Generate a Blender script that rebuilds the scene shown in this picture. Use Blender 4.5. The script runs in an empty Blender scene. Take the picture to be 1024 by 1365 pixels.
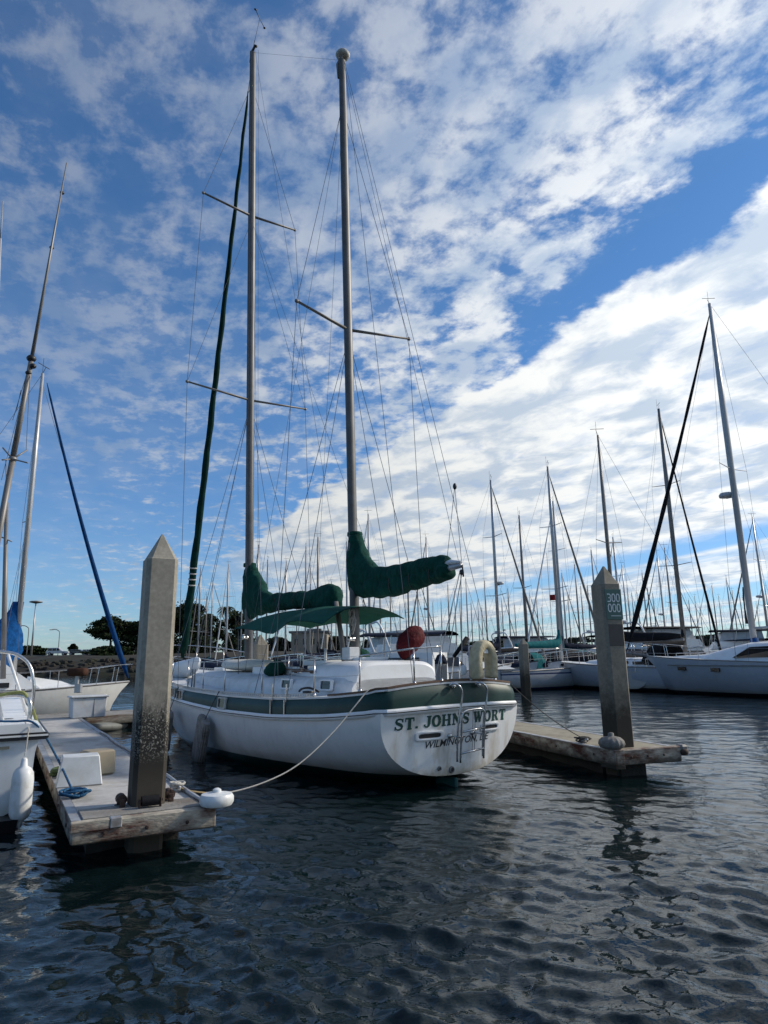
import bpy, bmesh, math, random
import numpy as np
from mathutils import Vector, Matrix, noise as mnoise
random.seed(7); np.random.seed(7)
PI=math.pi; R_=math.radians
sc=bpy.context.scene
col=sc.collection
# ------------------------------------------------------------------ camera
F=900.;TH=R_(12.3);RO=R_(1.0);CH=2.0
_r0=Vector((1,0,0));_f0=Vector((0,math.cos(TH),math.sin(TH)));_u0=Vector((0,-math.sin(TH),math.cos(TH)))
UPV=_u0*math.cos(RO)+_r0*math.sin(RO); RTV=_r0*math.cos(RO)-_u0*math.sin(RO)
cam=bpy.data.cameras.new('camera'); cam.sensor_fit='VERTICAL'; cam.sensor_height=24; cam.lens=24*F/1365
cam.clip_start=.05; cam.clip_end=6000
co=bpy.data.objects.new('camera',cam); col.objects.link(co); sc.camera=co
M=Matrix((RTV,UPV,-_f0)).transposed().to_4x4(); M.translation=Vector((0,0,CH)); co.matrix_world=M
def ray(px,py): return _f0+RTV*((px-512)/F)+UPV*((682.5-py)/F)
def G(px,py,z=0):
    r=ray(px,py); t=(z-CH)/r.z; return Vector((r.x*t,r.y*t,z))
def P(px,py,Y):
    r=ray(px,py); t=Y/r.y; return Vector((r.x*t,Y,CH+r.z*t))
# ------------------------------------------------------------------ materials
def nd(nt,t,x=None,**kw):
    n=nt.nodes.new(t)
    for k,v in kw.items(): setattr(n,k,v)
    return n
def mat(name,colr,rough=.6,metal=0.,var=.12,scale=6.,bump=0.,bscale=30.,dirt=None,dscale=2.,damt=.5,coat=0.,spec=.5,stretch=None,zstain=None,speck=None,dlo=.48):
    m=bpy.data.materials.new(name); m.use_nodes=True; nt=m.node_tree; L=nt.links.new
    b=nt.nodes['Principled BSDF']; tc=nd(nt,'ShaderNodeTexCoord')
    vec=tc.outputs['Object']
    if stretch:
        mp=nd(nt,'ShaderNodeMapping'); mp.inputs['Scale'].default_value=stretch; L(vec,mp.inputs[0]); vec=mp.outputs[0]
    n=nd(nt,'ShaderNodeTexNoise'); n.inputs['Scale'].default_value=scale; n.inputs['Detail'].default_value=6; L(vec,n.inputs['Vector'])
    cr=nd(nt,'ShaderNodeValToRGB'); cr.color_ramp.elements[0].position=.3; cr.color_ramp.elements[1].position=.72
    c=colr
    cr.color_ramp.elements[0].color=(*[max(0,v*(1-var)) for v in c],1); cr.color_ramp.elements[1].color=(*[min(1,v*(1+var)) for v in c],1)
    L(n.outputs['Fac'],cr.inputs[0]); out=cr.outputs[0]
    if dirt:
        n2=nd(nt,'ShaderNodeTexNoise'); n2.inputs['Scale'].default_value=dscale; n2.inputs['Detail'].default_value=8; n2.inputs['Roughness'].default_value=.65; L(vec,n2.inputs['Vector'])
        r2=nd(nt,'ShaderNodeValToRGB'); r2.color_ramp.elements[0].position=dlo; r2.color_ramp.elements[1].position=dlo+.2
        r2.color_ramp.elements[0].color=(0,0,0,1); r2.color_ramp.elements[1].color=(damt,damt,damt,1); L(n2.outputs['Fac'],r2.inputs[0])
        mx=nd(nt,'ShaderNodeMix',data_type='RGBA'); L(r2.outputs[0],mx.inputs[0]); L(out,mx.inputs[6]); mx.inputs[7].default_value=(*dirt,1); out=mx.outputs[2]
    if zstain:   # (z0,z1,colour): growth / splash staining that starts at z1 and is full at z0
        z0,z1,zc=zstain
        sp=nd(nt,'ShaderNodeSeparateXYZ'); L(tc.outputs['Object'],sp.inputs[0])
        n3=nd(nt,'ShaderNodeTexNoise'); n3.inputs['Scale'].default_value=9; n3.inputs['Detail'].default_value=9; n3.inputs['Roughness'].default_value=.75; L(tc.outputs['Object'],n3.inputs['Vector'])
        ma=nd(nt,'ShaderNodeMath',operation='MULTIPLY_ADD'); L(n3.outputs['Fac'],ma.inputs[0]); ma.inputs[1].default_value=-1.6*(z1-z0); L(sp.outputs[2],ma.inputs[2])
        mr=nd(nt,'ShaderNodeMapRange'); L(ma.outputs[0],mr.inputs[0]); mr.inputs[1].default_value=z0-.8*(z1-z0); mr.inputs[2].default_value=z1-.8*(z1-z0); mr.inputs[3].default_value=.94; mr.inputs[4].default_value=0
        mx=nd(nt,'ShaderNodeMix',data_type='RGBA'); L(mr.outputs[0],mx.inputs[0]); L(out,mx.inputs[6]); mx.inputs[7].default_value=(*zc,1); out=mx.outputs[2]
    if speck:    # pale barnacle flecks between two heights
        m6=nd(nt,'ShaderNodeMapping'); m6.inputs['Scale'].default_value=(1,1,.3); L(tc.outputs['Object'],m6.inputs[0]); n6=nd(nt,'ShaderNodeTexNoise'); n6.inputs['Scale'].default_value=13; n6.inputs['Detail'].default_value=8; n6.inputs['Roughness'].default_value=.7; L(m6.outputs[0],n6.inputs['Vector'])
        w1=nd(nt,'ShaderNodeMath',operation='MULTIPLY_ADD'); L(n6.outputs['Fac'],w1.inputs[0]); w1.inputs[1].default_value=1.1; L(sp.outputs[2],w1.inputs[2])
        w2=nd(nt,'ShaderNodeMapRange'); L(w1.outputs[0],w2.inputs[0]); w2.inputs[1].default_value=speck[1]+.42; w2.inputs[2].default_value=speck[1]+.72; w2.inputs[3].default_value=.95; w2.inputs[4].default_value=0
        w3=nd(nt,'ShaderNodeMapRange'); L(sp.outputs[2],w3.inputs[0]); w3.inputs[1].default_value=speck[0]-.45; w3.inputs[2].default_value=speck[0]-.05; w4=nd(nt,'ShaderNodeMath',operation='MULTIPLY'); L(w2.outputs[0],w4.inputs[0]); L(w3.outputs[0],w4.inputs[1])
        mx=nd(nt,'ShaderNodeMix',data_type='RGBA'); L(w4.outputs[0],mx.inputs[0]); L(out,mx.inputs[6]); mx.inputs[7].default_value=(.010,.009,.008,1); out=mx.outputs[2]
        n5=nd(nt,'ShaderNodeTexNoise'); n5.inputs['Scale'].default_value=52; n5.inputs['Detail'].default_value=4; n5.inputs['Roughness'].default_value=.7; L(tc.outputs['Object'],n5.inputs['Vector'])
        q1=nd(nt,'ShaderNodeMapRange'); L(n5.outputs['Fac'],q1.inputs[0]); q1.inputs[1].default_value=.54; q1.inputs[2].default_value=.62
        q2=nd(nt,'ShaderNodeMapRange'); L(sp.outputs[2],q2.inputs[0]); q2.inputs[1].default_value=speck[0]-.2; q2.inputs[2].default_value=speck[0]
        q3=nd(nt,'ShaderNodeMapRange'); L(sp.outputs[2],q3.inputs[0]); q3.inputs[1].default_value=speck[1]; q3.inputs[2].default_value=speck[1]+.35; q3.inputs[3].default_value=1; q3.inputs[4].default_value=.15
        q4=nd(nt,'ShaderNodeMath',operation='MULTIPLY'); L(q1.outputs[0],q4.inputs[0]); L(q2.outputs[0],q4.inputs[1]); q5=nd(nt,'ShaderNodeMath',operation='MULTIPLY'); L(q4.outputs[0],q5.inputs[0]); L(q3.outputs[0],q5.inputs[1])
        mx=nd(nt,'ShaderNodeMix',data_type='RGBA'); L(q5.outputs[0],mx.inputs[0]); L(out,mx.inputs[6]); mx.inputs[7].default_value=(.34,.32,.27,1); out=mx.outputs[2]
    L(out,b.inputs['Base Color'])
    b.inputs['Roughness'].default_value=rough; b.inputs['Metallic'].default_value=metal
    b.inputs['Coat Weight'].default_value=coat; b.inputs['Specular IOR Level'].default_value=spec
    if bump:
        n4=nd(nt,'ShaderNodeTexNoise'); n4.inputs['Scale'].default_value=bscale; n4.inputs['Detail'].default_value=5; L(vec,n4.inputs['Vector'])
        bp=nd(nt,'ShaderNodeBump'); bp.inputs['Strength'].default_value=min(1,bump); bp.inputs['Distance'].default_value=.02*max(1,bump); L(n4.outputs['Fac'],bp.inputs['Height']); L(bp.outputs[0],b.inputs['Normal'])
    return m
def hullmat(name,top,bottom,boot,z0=.06,z1=.13,stripe=None,sz=None,grime=.25):
    m=mat(name,top,rough=.28,var=.05,scale=3,dirt=tuple(v*.72 for v in top),dscale=3.5,damt=grime,coat=.2)
    nt=m.node_tree;L=nt.links.new;b=nt.nodes['Principled BSDF']; src=b.inputs['Base Color'].links[0].from_socket
    tc=nd(nt,'ShaderNodeTexCoord'); sp=nd(nt,'ShaderNodeSeparateXYZ'); L(tc.outputs['Object'],sp.inputs[0])
    def step(th):
        g=nd(nt,'ShaderNodeMath',operation='LESS_THAN'); L(sp.outputs[2],g.inputs[0]); g.inputs[1].default_value=th; return g.outputs[0]
    out=src
    if stripe:
        a=nd(nt,'ShaderNodeMath',operation='SUBTRACT'); L(step(sz[1]),a.inputs[0]); L(step(sz[0]),a.inputs[1])
        mx=nd(nt,'ShaderNodeMix',data_type='RGBA'); L(a.outputs[0],mx.inputs[0]); L(out,mx.inputs[6]); mx.inputs[7].default_value=(*stripe,1); out=mx.outputs[2]
    mps=nd(nt,'ShaderNodeMapping'); mps.inputs['Scale'].default_value=(7,7,.5); L(tc.outputs['Object'],mps.inputs[0]); ns=nd(nt,'ShaderNodeTexNoise'); ns.inputs['Scale'].default_value=1.3; ns.inputs['Detail'].default_value=7; ns.inputs['Roughness'].default_value=.7; L(mps.outputs[0],ns.inputs['Vector'])
    rs=nd(nt,'ShaderNodeMapRange'); L(ns.outputs['Fac'],rs.inputs[0]); rs.inputs[1].default_value=.56; rs.inputs[2].default_value=.8; rs.inputs[4].default_value=.45
    mx=nd(nt,'ShaderNodeMix',data_type='RGBA'); L(rs.outputs[0],mx.inputs[0]); L(out,mx.inputs[6]); mx.inputs[7].default_value=(*[v*.6 for v in top],1); out=mx.outputs[2]
    # waterline scum just above the boot stripe
    n=nd(nt,'ShaderNodeTexNoise'); n.inputs['Scale'].default_value=2.2; n.inputs['Detail'].default_value=7; L(tc.outputs['Object'],n.inputs['Vector'])
    ma=nd(nt,'ShaderNodeMath',operation='MULTIPLY_ADD'); L(n.outputs['Fac'],ma.inputs[0]); ma.inputs[1].default_value=-.35; L(sp.outputs[2],ma.inputs[2])
    mr=nd(nt,'ShaderNodeMapRange'); L(ma.outputs[0],mr.inputs[0]); mr.inputs[1].default_value=z1-.18; mr.inputs[2].default_value=z1+.0; mr.inputs[3].default_value=.5; mr.inputs[4].default_value=0
    mx=nd(nt,'ShaderNodeMix',data_type='RGBA'); L(mr.outputs[0],mx.inputs[0]); L(out,mx.inputs[6]); mx.inputs[7].default_value=(.32,.28,.18,1); out=mx.outputs[2]
    for th,cc in ((z1,boot),(z0,bottom)):
        mx=nd(nt,'ShaderNodeMix',data_type='RGBA'); L(step(th),mx.inputs[0]); L(out,mx.inputs[6]); mx.inputs[7].default_value=(*cc,1); out=mx.outputs[2]
    L(out,b.inputs['Base Color']); return m
MT={}
MT['white']=mat('gelcoat_white',(.74,.75,.75),.35,var=.04,dirt=(.5,.49,.44),dscale=3,damt=.4)
MT['deckw']=mat('deck_white',(.62,.64,.65),.6,var=.06,dirt=(.4,.38,.33),dscale=4,damt=.45,bump=.2,bscale=150)
MT['hull']=hullmat('ketch_hull_paint',(.68,.69,.68),(.006,.032,.027),(.008,.03,.026),z0=.18,z1=.22,grime=.3)
MT['trans']=mat('transom_paint',(.78,.79,.78),.3,var=.04,dirt=(.46,.40,.30),dscale=2.6,damt=.7,coat=.2,stretch=(1,1.5,.5),zstain=(.14,.36,(.36,.30,.19)))
MT['band']=mat('green_band_paint',(.005,.036,.03),.45,var=.15,scale=2,dirt=(.03,.075,.065),dscale=2.5,damt=.5,spec=.3)
MT['letter']=mat('green_letters',(.01,.06,.045),.4,var=.1)
MT['black']=mat('black_rubber',(.012,.012,.013),.5,var=.2)
MT['dark']=mat('dark_glass',(.008,.01,.012),.1,var=.1)
MT['teak']=mat('weathered_teak',(.13,.075,.045),.7,var=.35,scale=12,stretch=(1,6,6),bump=.3)
MT['alu']=mat('mast_aluminium',(.10,.103,.105),.5,metal=.35,var=.2,scale=3,dirt=(.08,.07,.06),dscale=4,damt=.6)
MT['alub']=mat('bright_aluminium',(.42,.42,.42),.4,metal=.4,var=.12,scale=3)
MT['alud']=mat('dull_aluminium',(.2,.19,.18),.5,metal=.3,var=.15,scale=3)
MT['mastw']=mat('white_mast_paint',(.42,.43,.44),.4,var=.07)
MT['steel']=mat('stainless_steel',(.55,.55,.55),.22,metal=.9,var=.15,scale=20,dirt=(.3,.18,.09),dscale=9,damt=.45)
MT['wire']=mat('rigging_wire',(.1,.1,.11),.45,metal=.5,var=.1)
MT['green']=mat('green_canvas',(.004,.045,.033),.85,var=.3,scale=5,bump=2.2,bscale=5,stretch=(2.6,1,1.2),dirt=(.015,.075,.058),dscale=1.6,damt=.5,spec=.12)
MT['greend']=mat('dark_green_uv_strip',(.003,.024,.019),.85,var=.3,scale=5,spec=.1)
MT['blued']=mat('deep_blue_uv_strip',(.005,.04,.13),.85,var=.3,scale=5,spec=.1)
MT['green2']=mat('green_awning_canvas',(.012,.075,.055),.85,var=.2,scale=3,bump=.4,bscale=10,spec=.12)
MT['blue']=mat('blue_canvas',(.006,.075,.24),.8,var=.35,scale=6,bump=.8,bscale=12,spec=.12)
MT['navy']=mat('navy_canvas',(.012,.018,.035),.85,var=.3,scale=6,bump=.6,bscale=12,spec=.12)
MT['blackc']=mat('black_canvas',(.014,.014,.016),.85,var=.3,scale=6,bump=.6,bscale=12,spec=.12)
MT['teal']=mat('teal_canvas',(.01,.12,.13),.85,var=.3,scale=6,bump=.5,bscale=12,spec=.12)
MT['maroon']=mat('maroon_cover',(.075,.008,.011),.7,var=.35,scale=9,bump=1.6,bscale=13,spec=.12)
MT['cream']=mat('cream_vinyl',(.50,.43,.27),.6,var=.12,scale=14,dirt=(.3,.25,.13),dscale=12,damt=.6,bump=.5,bscale=22)
MT['ivory']=mat('ivory_gelcoat',(.6,.58,.5),.5,var=.06,dirt=(.4,.36,.26),dscale=4,damt=.5)
MT['rope']=mat('white_rope',(.5,.48,.44),.9,var=.2,scale=60,bump=.8,bscale=120)
MT['ropet']=mat('tan_rope',(.33,.25,.13),.9,var=.3,scale=60,bump=.8,bscale=120)
MT['roped']=mat('dark_rope',(.06,.055,.05),.9,var=.3,scale=60)
MT['ropeb']=mat('blue_rope',(.01,.09,.2),.85,var=.35,scale=40,bump=.8,bscale=90)
MT['ropey']=mat('yellow_green_hose',(.22,.24,.08),.7,var=.3,scale=20)
MT['conc']=mat('piling_concrete',(.31,.285,.23),.9,var=.16,scale=22,bump=.12,bscale=140,dirt=(.16,.15,.12),dscale=3.5,damt=.7,zstain=(.95,1.45,(.035,.028,.019)),speck=(1.1,1.45))
MT['concr']=mat('piling_concrete_right',(.23,.205,.16),.9,var=.16,scale=22,bump=.12,bscale=140,dirt=(.14,.13,.1),dscale=3.5,damt=.7,zstain=(.95,1.6,(.028,.022,.014)))
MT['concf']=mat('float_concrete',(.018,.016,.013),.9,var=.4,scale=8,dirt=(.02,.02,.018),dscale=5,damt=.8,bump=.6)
MT['deckd']=mat('dock_deck_concrete',(.46,.45,.43),.85,var=.1,scale=9,dirt=(.2,.185,.16),dscale=1.6,damt=.75,bump=.3,bscale=70)
MT['deckr']=mat('dock_deck_buff',(.30,.27,.2),.85,var=.14,scale=7,dirt=(.15,.12,.08),dscale=2.2,damt=.75,bump=.3,bscale=70)
MT['wood']=mat('whaler_wood',(.3,.27,.23),.85,var=.35,scale=5,stretch=(1,1,5),dirt=(.075,.024,.012),dscale=1.1,damt=1,bump=.5,bscale=16,zstain=(.18,.32,(.035,.035,.02)))
MT['woode']=mat('rust_stained_whaler',(.38,.345,.28),.85,var=.35,scale=5,stretch=(1,1,3),dirt=(.075,.02,.01),dscale=2.0,damt=1,dlo=.41,bump=.5,bscale=16,zstain=(.20,.36,(.02,.02,.012)))
MT['rudg']=mat('green_antifouling',(.008,.07,.06),.6,var=.2)
MT['wood2']=mat('grey_planks',(.25,.24,.22),.85,var=.3,scale=8,dirt=(.1,.07,.05),dscale=2,damt=.7,bump=.5,bscale=30)
MT['rust']=mat('rusty_iron',(.065,.04,.03),.8,metal=.3,var=.5,scale=14,bump=.6)
MT['galv']=mat('galvanised_strip',(.4,.41,.42),.5,metal=.4,var=.2,dirt=(.15,.1,.06),dscale=5,damt=.7)
MT['dockw']=mat('white_fibreglass_box',(.62,.64,.65),.5,var=.05,scale=4,dirt=(.36,.34,.28),dscale=2.2,damt=.45)
MT['beige']=mat('beige_plastic',(.32,.27,.19),.6,var=.1)
MT['bump']=mat('grey_white_bumper',(.5,.49,.46),.7,var=.1,scale=12,dirt=(.2,.17,.12),dscale=6,damt=.8,bump=.4)
MT['bumpg']=mat('weathered_grey_bumper',(.19,.18,.165),.8,var=.2,scale=12,dirt=(.09,.08,.07),dscale=8,damt=.7,bump=.6)
MT['fendg']=mat('grey_ribbed_fender',(.25,.235,.22),.8,var=.2,scale=9,dirt=(.07,.06,.05),dscale=6,damt=.7,zstain=(-.1,.2,(.06,.05,.03)))
MT['fendw']=mat('white_fender',(.68,.7,.7),.4,var=.04,dirt=(.42,.4,.34),dscale=8,damt=.5)
MT['sign']=mat('green_sign_face',(.025,.1,.09),.5,var=.08)
MT['signw']=mat('white_sign_paint',(.7,.74,.74),.5,var=.03)
MT['reflect']=mat('dark_reflector_band',(.03,.03,.032),.5,var=.15)
MT['rock']=mat('riprap_rock',(.022,.018,.013),.95,var=.5,scale=.35,dirt=(.018,.028,.01),dscale=.12,damt=.9,bump=1,bscale=1.2)
MT['land']=mat('far_ground',(.03,.035,.02),.95,var=.4,scale=.1)
MT['leafd']=mat('dark_foliage',(.022,.033,.013),.9,var=.5,scale=.5,spec=.1)
MT['leafp']=mat('pine_foliage',(.03,.042,.018),.9,var=.5,scale=.5,spec=.1)
MT['bark']=mat('pale_bark',(.13,.1,.075),.9,var=.3,scale=3)
MT['stucco']=mat('tan_stucco',(.3,.26,.2),.9,var=.1,scale=.5)
MT['roofg']=mat('grey_roof',(.13,.13,.125),.9,var=.1,scale=.5)
MT['carw']=mat('white_car_paint',(.55,.56,.57),.3,var=.03,coat=.5)
MT['carg']=mat('grey_car_paint',(.1,.12,.12),.35,var=.05,coat=.5)
MT['inox']=mat('tinted_window',(.015,.02,.028),.08,var=.1)
MT['clear']=mat('cloudy_vinyl_window',(.35,.37,.38),.3,var=.2,scale=3)
MT['red']=mat('red_flag_cloth',(.25,.02,.02),.8,var=.15,spec=.12)
MT['brownc']=mat('brown_canvas',(.06,.03,.02),.85,var=.2,spec=.12)
MT['skiff']=mat('grey_skiff_paint',(.18,.19,.18),.7,var=.2,dirt=(.08,.08,.07),dscale=3,damt=.7)
MT['bag']=mat('olive_cloth',(.05,.08,.03),.9,var=.3)
# ------------------------------------------------------------------ mesh builder
class MB:
    def __init__(s): s.v=[];s.f=[]
    def add(s,vs,fs):
        o=len(s.v); s.v+=[tuple(v) for v in vs]; s.f+=[tuple(i+o for i in f) for f in fs]; return s
    def box(s,c,size,ax=None,taper=1.,bev=0.):
        c=Vector(c); hx,hy,hz=[a/2 for a in size]; X,Y,Z=ax or (Vector((1,0,0)),Vector((0,1,0)),Vector((0,0,1)))
        X,Y,Z=Vector(X),Vector(Y),Vector(Z)
        if bev<=0:
            vs=[c+X*(sx*hx*(taper if sz>0 else 1))+Y*(sy*hy*(taper if sz>0 else 1))+Z*(sz*hz) for sz in(-1,1) for sy in(-1,1) for sx in(-1,1)]
            return s.add(vs,[(0,2,3,1),(4,5,7,6),(0,1,5,4),(1,3,7,5),(3,2,6,7),(2,0,4,6)])
        b=min(bev,hx*.9,hy*.9,hz*.9); rings=[]
        for z,ins in((-hz,b),(-hz+b,0),(hz-b,0),(hz,b)):
            t=1+(taper-1)*((z+hz)/(2*hz)); x=hx*t-ins;y=hy*t-ins;k=b if ins==0 else b*.6
            rings.append([c+X*a+Y*d+Z*z for a,d in((x,-y+k),(x,y-k),(x-k,y),(-x+k,y),(-x,y-k),(-x,-y+k),(-x+k,-y),(x-k,-y))])
        return s.loft(rings,closed=True,cap=True)
    def loft(s,rings,closed=True,cap=False):
        n=len(rings[0]); vs=[p for r in rings for p in r]; fs=[]
        for i in range(len(rings)-1):
            for j in range(n if closed else n-1):
                a=i*n+j;b=i*n+(j+1)%n; fs.append((a,b,b+n,a+n))
        if cap: fs.append(tuple(range(n-1,-1,-1))); fs.append(tuple(range((len(rings)-1)*n,len(rings)*n)))
        return s.add(vs,fs)
    def tube(s,pts,r,n=8,cap=True,squash=None):
        pts=[Vector(p) for p in pts]; N=len(pts); rr=r if isinstance(r,(list,tuple)) else [r]*N
        rings=[];prev=None
        for i,p in enumerate(pts):
            t=(pts[min(i+1,N-1)]-pts[max(i-1,0)]).normalized()
            if prev is None:
                a=Vector((0,0,1)) if abs(t.z)<.9 else Vector((1,0,0)); u=t.cross(a).normalized()
            else: u=(prev-t*prev.dot(t)).normalized()
            prev=u; w=t.cross(u)
            sx,sy=(squash or (1,1))
            rings.append([p+u*(math.cos(2*PI*k/n)*rr[i]*sx)+w*(math.sin(2*PI*k/n)*rr[i]*sy) for k in range(n)])
        return s.loft(rings,True,cap)
    def lathe(s,c,prof,n=16,axis=(0,0,1),cap=True):
        c=Vector(c);A=Vector(axis).normalized(); a=Vector((0,0,1)) if abs(A.z)<.9 else Vector((1,0,0)); u=A.cross(a).normalized();w=A.cross(u)
        return s.loft([[c+A*z+u*(math.cos(2*PI*k/n)*r)+w*(math.sin(2*PI*k/n)*r) for k in range(n)] for r,z in prof],True,cap)
    def ell(s,c,rad,n=14,m=9,fn=None):
        c=Vector(c);rings=[]
        for i in range(m+1):
            th=PI*i/m; th=min(max(th,.02),PI-.02)
            rings.append([Vector((rad[0]*math.sin(th)*math.cos(2*PI*k/n),rad[1]*math.sin(th)*math.sin(2*PI*k/n),rad[2]*math.cos(th))) for k in range(n)])
        if fn: rings=[[fn(p) for p in r] for r in rings]
        return s.loft([[c+p for p in r] for r in rings],True,True)
    def build(s,name,m,parent=None,smooth=False,label=None,cat=None,group=None,kind=None,loc=None,auto=None):
        me=bpy.data.meshes.new(name); me.from_pydata([tuple(v) for v in s.v],[],s.f); me.update()
        bm=bmesh.new(); bm.from_mesh(me); bmesh.ops.recalc_face_normals(bm,faces=bm.faces); bm.to_mesh(me); bm.free()
        me.materials.append(MT[m] if isinstance(m,str) else m)
        if smooth:
            me.polygons.foreach_set('use_smooth',[True]*len(me.polygons))
            if auto is not None:
                try: me.set_sharp_from_angle(angle=R_(auto))
                except Exception: pass
        o=bpy.data.objects.new(name,me); col.objects.link(o)
        if parent: o.parent=parent
        if loc is not None: o.location=loc
        tag(o,label,cat,group,kind); return o
def tag(o,label=None,cat=None,group=None,kind=None):
    for k,v in(('label',label),('category',cat),('group',group),('kind',kind)):
        if v: o[k]=v
    return o
def thing(name,label,cat,loc=(0,0,0),rz=0.,group=None,scale=1.):
    o=bpy.data.objects.new(name,None); o.empty_display_size=.2; col.objects.link(o); o.location=loc; o.rotation_euler=(0,0,rz); o.scale=(scale,)*3
    return tag(o,label,cat,group)
def copy_tree(o,parent=None):
    c=o.copy(); col.objects.link(c)
    if parent is not None: c.parent=parent
    for ch in list(o.children): copy_tree(ch,c)
    return c
def lerp(a,b,t): return a+(b-a)*t
def interp(tab,x):
    if x<=tab[0][0]: return tab[0][1]
    for (a,va),(b,vb) in zip(tab,tab[1:]):
        if x<=b: return lerp(va,vb,(x-a)/(b-a))
    return tab[-1][1]
def smooth_tab(tab,x):
    h=.35; return (interp(tab,x-h)+2*interp(tab,x)+interp(tab,x+h))/4
def catrom(pts,k=6):
    pts=[Vector(p) for p in pts]; out=[]
    for i in range(len(pts)-1):
        p0=pts[max(i-1,0)];p1=pts[i];p2=pts[i+1];p3=pts[min(i+2,len(pts)-1)]
        for j in range(k):
            t=j/k; out.append(.5*((2*p1)+(p2-p0)*t+(2*p0-5*p1+4*p2-p3)*t*t+(3*p1-p0-3*p2+p3)*t**3))
    out.append(pts[-1]); return out
def sag(a,b,d,n=16):
    a=Vector(a);b=Vector(b); return [a.lerp(b,i/n)-Vector((0,0,d*4*(i/n)*(1-i/n))) for i in range(n+1)]
# ------------------------------------------------------------------ light and sky
SUN_AZ=R_(73); SUN_EL=R_(31)
sd=bpy.data.lights.new('sun','SUN'); sd.energy=3.0; sd.angle=R_(4.0); sd.color=(1,.91,.79)
so=bpy.data.objects.new('sun',sd); col.objects.link(so)
sdir=Vector((math.sin(SUN_AZ)*math.cos(SUN_EL),math.cos(SUN_AZ)*math.cos(SUN_EL),math.sin(SUN_EL)))
so.rotation_euler=sdir.to_track_quat('Z','Y').to_euler(); so.location=sdir*50
w=bpy.data.worlds.new('World'); sc.world=w; w.use_nodes=True; nt=w.node_tree; L=nt.links.new
for n in list(nt.nodes): nt.nodes.remove(n)
out=nd(nt,'ShaderNodeOutputWorld'); bg=nd(nt,'ShaderNodeBackground'); bg.inputs[1].default_value=.1; L(bg.outputs[0],out.inputs[0])
sky=nd(nt,'ShaderNodeTexSky'); sky.sky_type='NISHITA'; sky.sun_disc=False; sky.sun_elevation=SUN_EL; sky.sun_rotation=SUN_AZ; sky.ozone_density=2.5; sky.dust_density=.3; sky.air_density=1.0
tc=nd(nt,'ShaderNodeTexCoord'); sp=nd(nt,'ShaderNodeSeparateXYZ'); L(tc.outputs['Generated'],sp.inputs[0])
def mth(op,a,b=None,c=None,clamp=False):
    n=nd(nt,'ShaderNodeMath',operation=op); n.use_clamp=clamp
    for i,v in enumerate((a,b,c)):
        if v is None: continue
        if isinstance(v,(int,float)): n.inputs[i].default_value=v
        else: L(v,n.inputs[i])
    return n.outputs[0]
def ss(x,a,b,lo=0.,hi=1.):
    n=nd(nt,'ShaderNodeMapRange',interpolation_type='SMOOTHSTEP'); L(x,n.inputs[0])
    for i,v in zip((1,2,3,4),(a,b,lo,hi)): n.inputs[i].default_value=v
    return n.outputs[0]
def nz(vec,scale,detail=6,rough=.55,dist=0.):
    n=nd(nt,'ShaderNodeTexNoise'); n.inputs['Scale'].default_value=scale; n.inputs['Detail'].default_value=detail; n.inputs['Roughness'].default_value=rough; n.inputs['Distortion'].default_value=dist; L(vec,n.inputs['Vector']); return n.outputs['Fac']
zc=mth('ADD',mth('MAXIMUM',sp.outputs[2],0.),.08)
u=mth('DIVIDE',sp.outputs[0],zc); v=mth('DIVIDE',sp.outputs[1],zc)
cb=nd(nt,'ShaderNodeCombineXYZ'); L(u,cb.inputs[0]); L(v,cb.inputs[1]); uv=cb.outputs[0]
s=mth('ADD',v,mth('MULTIPLY',u,1.75))
# rotated frame for stretched rolls lying along the cloud edge
s_n=mth('MULTIPLY',s,.496); t_n=mth('ADD',mth('MULTIPLY',u,-.496),mth('MULTIPLY',v,.868))
cb2=nd(nt,'ShaderNodeCombineXYZ'); L(s_n,cb2.inputs[0]); L(mth('MULTIPLY',t_n,.45),cb2.inputs[1]); rolls=cb2.outputs[0]
cb2b=nd(nt,'ShaderNodeCombineXYZ'); L(s_n,cb2b.inputs[0]); L(mth('MULTIPLY',t_n,.7),cb2b.inputs[1]); puff=cb2b.outputs[0]
big=nz(uv,1.5,3,.5); med=nz(uv,9.5,9,.62,.15); roll=nz(rolls,11,8,.6,.15); fine=nz(uv,22,6,.62,.2); edge_n=mth('MULTIPLY',mth('SUBTRACT',nz(uv,4.2,8,.58),.5),.75)
se=mth('ADD',s,edge_n)
# broken high cloud field above the edge: translucent mottled cells with blue gaps
dens=mth('ADD',mth('MULTIPLY',med,.50),mth('ADD',mth('MULTIPLY',roll,.34),mth('MULTIPLY',fine,.16)))
cover=mth('ADD',mth('MULTIPLY',mth('SUBTRACT',big,.5),.26),mth('MULTIPLY',ss(u,-.6,.5),.05))
cover=mth('SUBTRACT',cover,mth('MULTIPLY',ss(v,1.5,3.2),.055))
cover=mth('SUBTRACT',cover,mth('MULTIPLY',mth('MULTIPLY',ss(se,2.0,2.34),ss(u,.22,.62)),.21))
fieldA=ss(mth('ADD',dens,cover),.425,.59)
amp=mth('MULTIPLY_ADD',ss(s,.2,2.2),.55,.30)
fieldA=mth('MULTIPLY',fieldA,amp)
veil=mth('MULTIPLY',ss(mth('ADD',big,mth('MULTIPLY',med,.4)),.5,.9),mth('MULTIPLY',ss(se,2.1,2.3,1,0),.12))
fieldA=mth('MAXIMUM',fieldA,veil)
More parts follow.
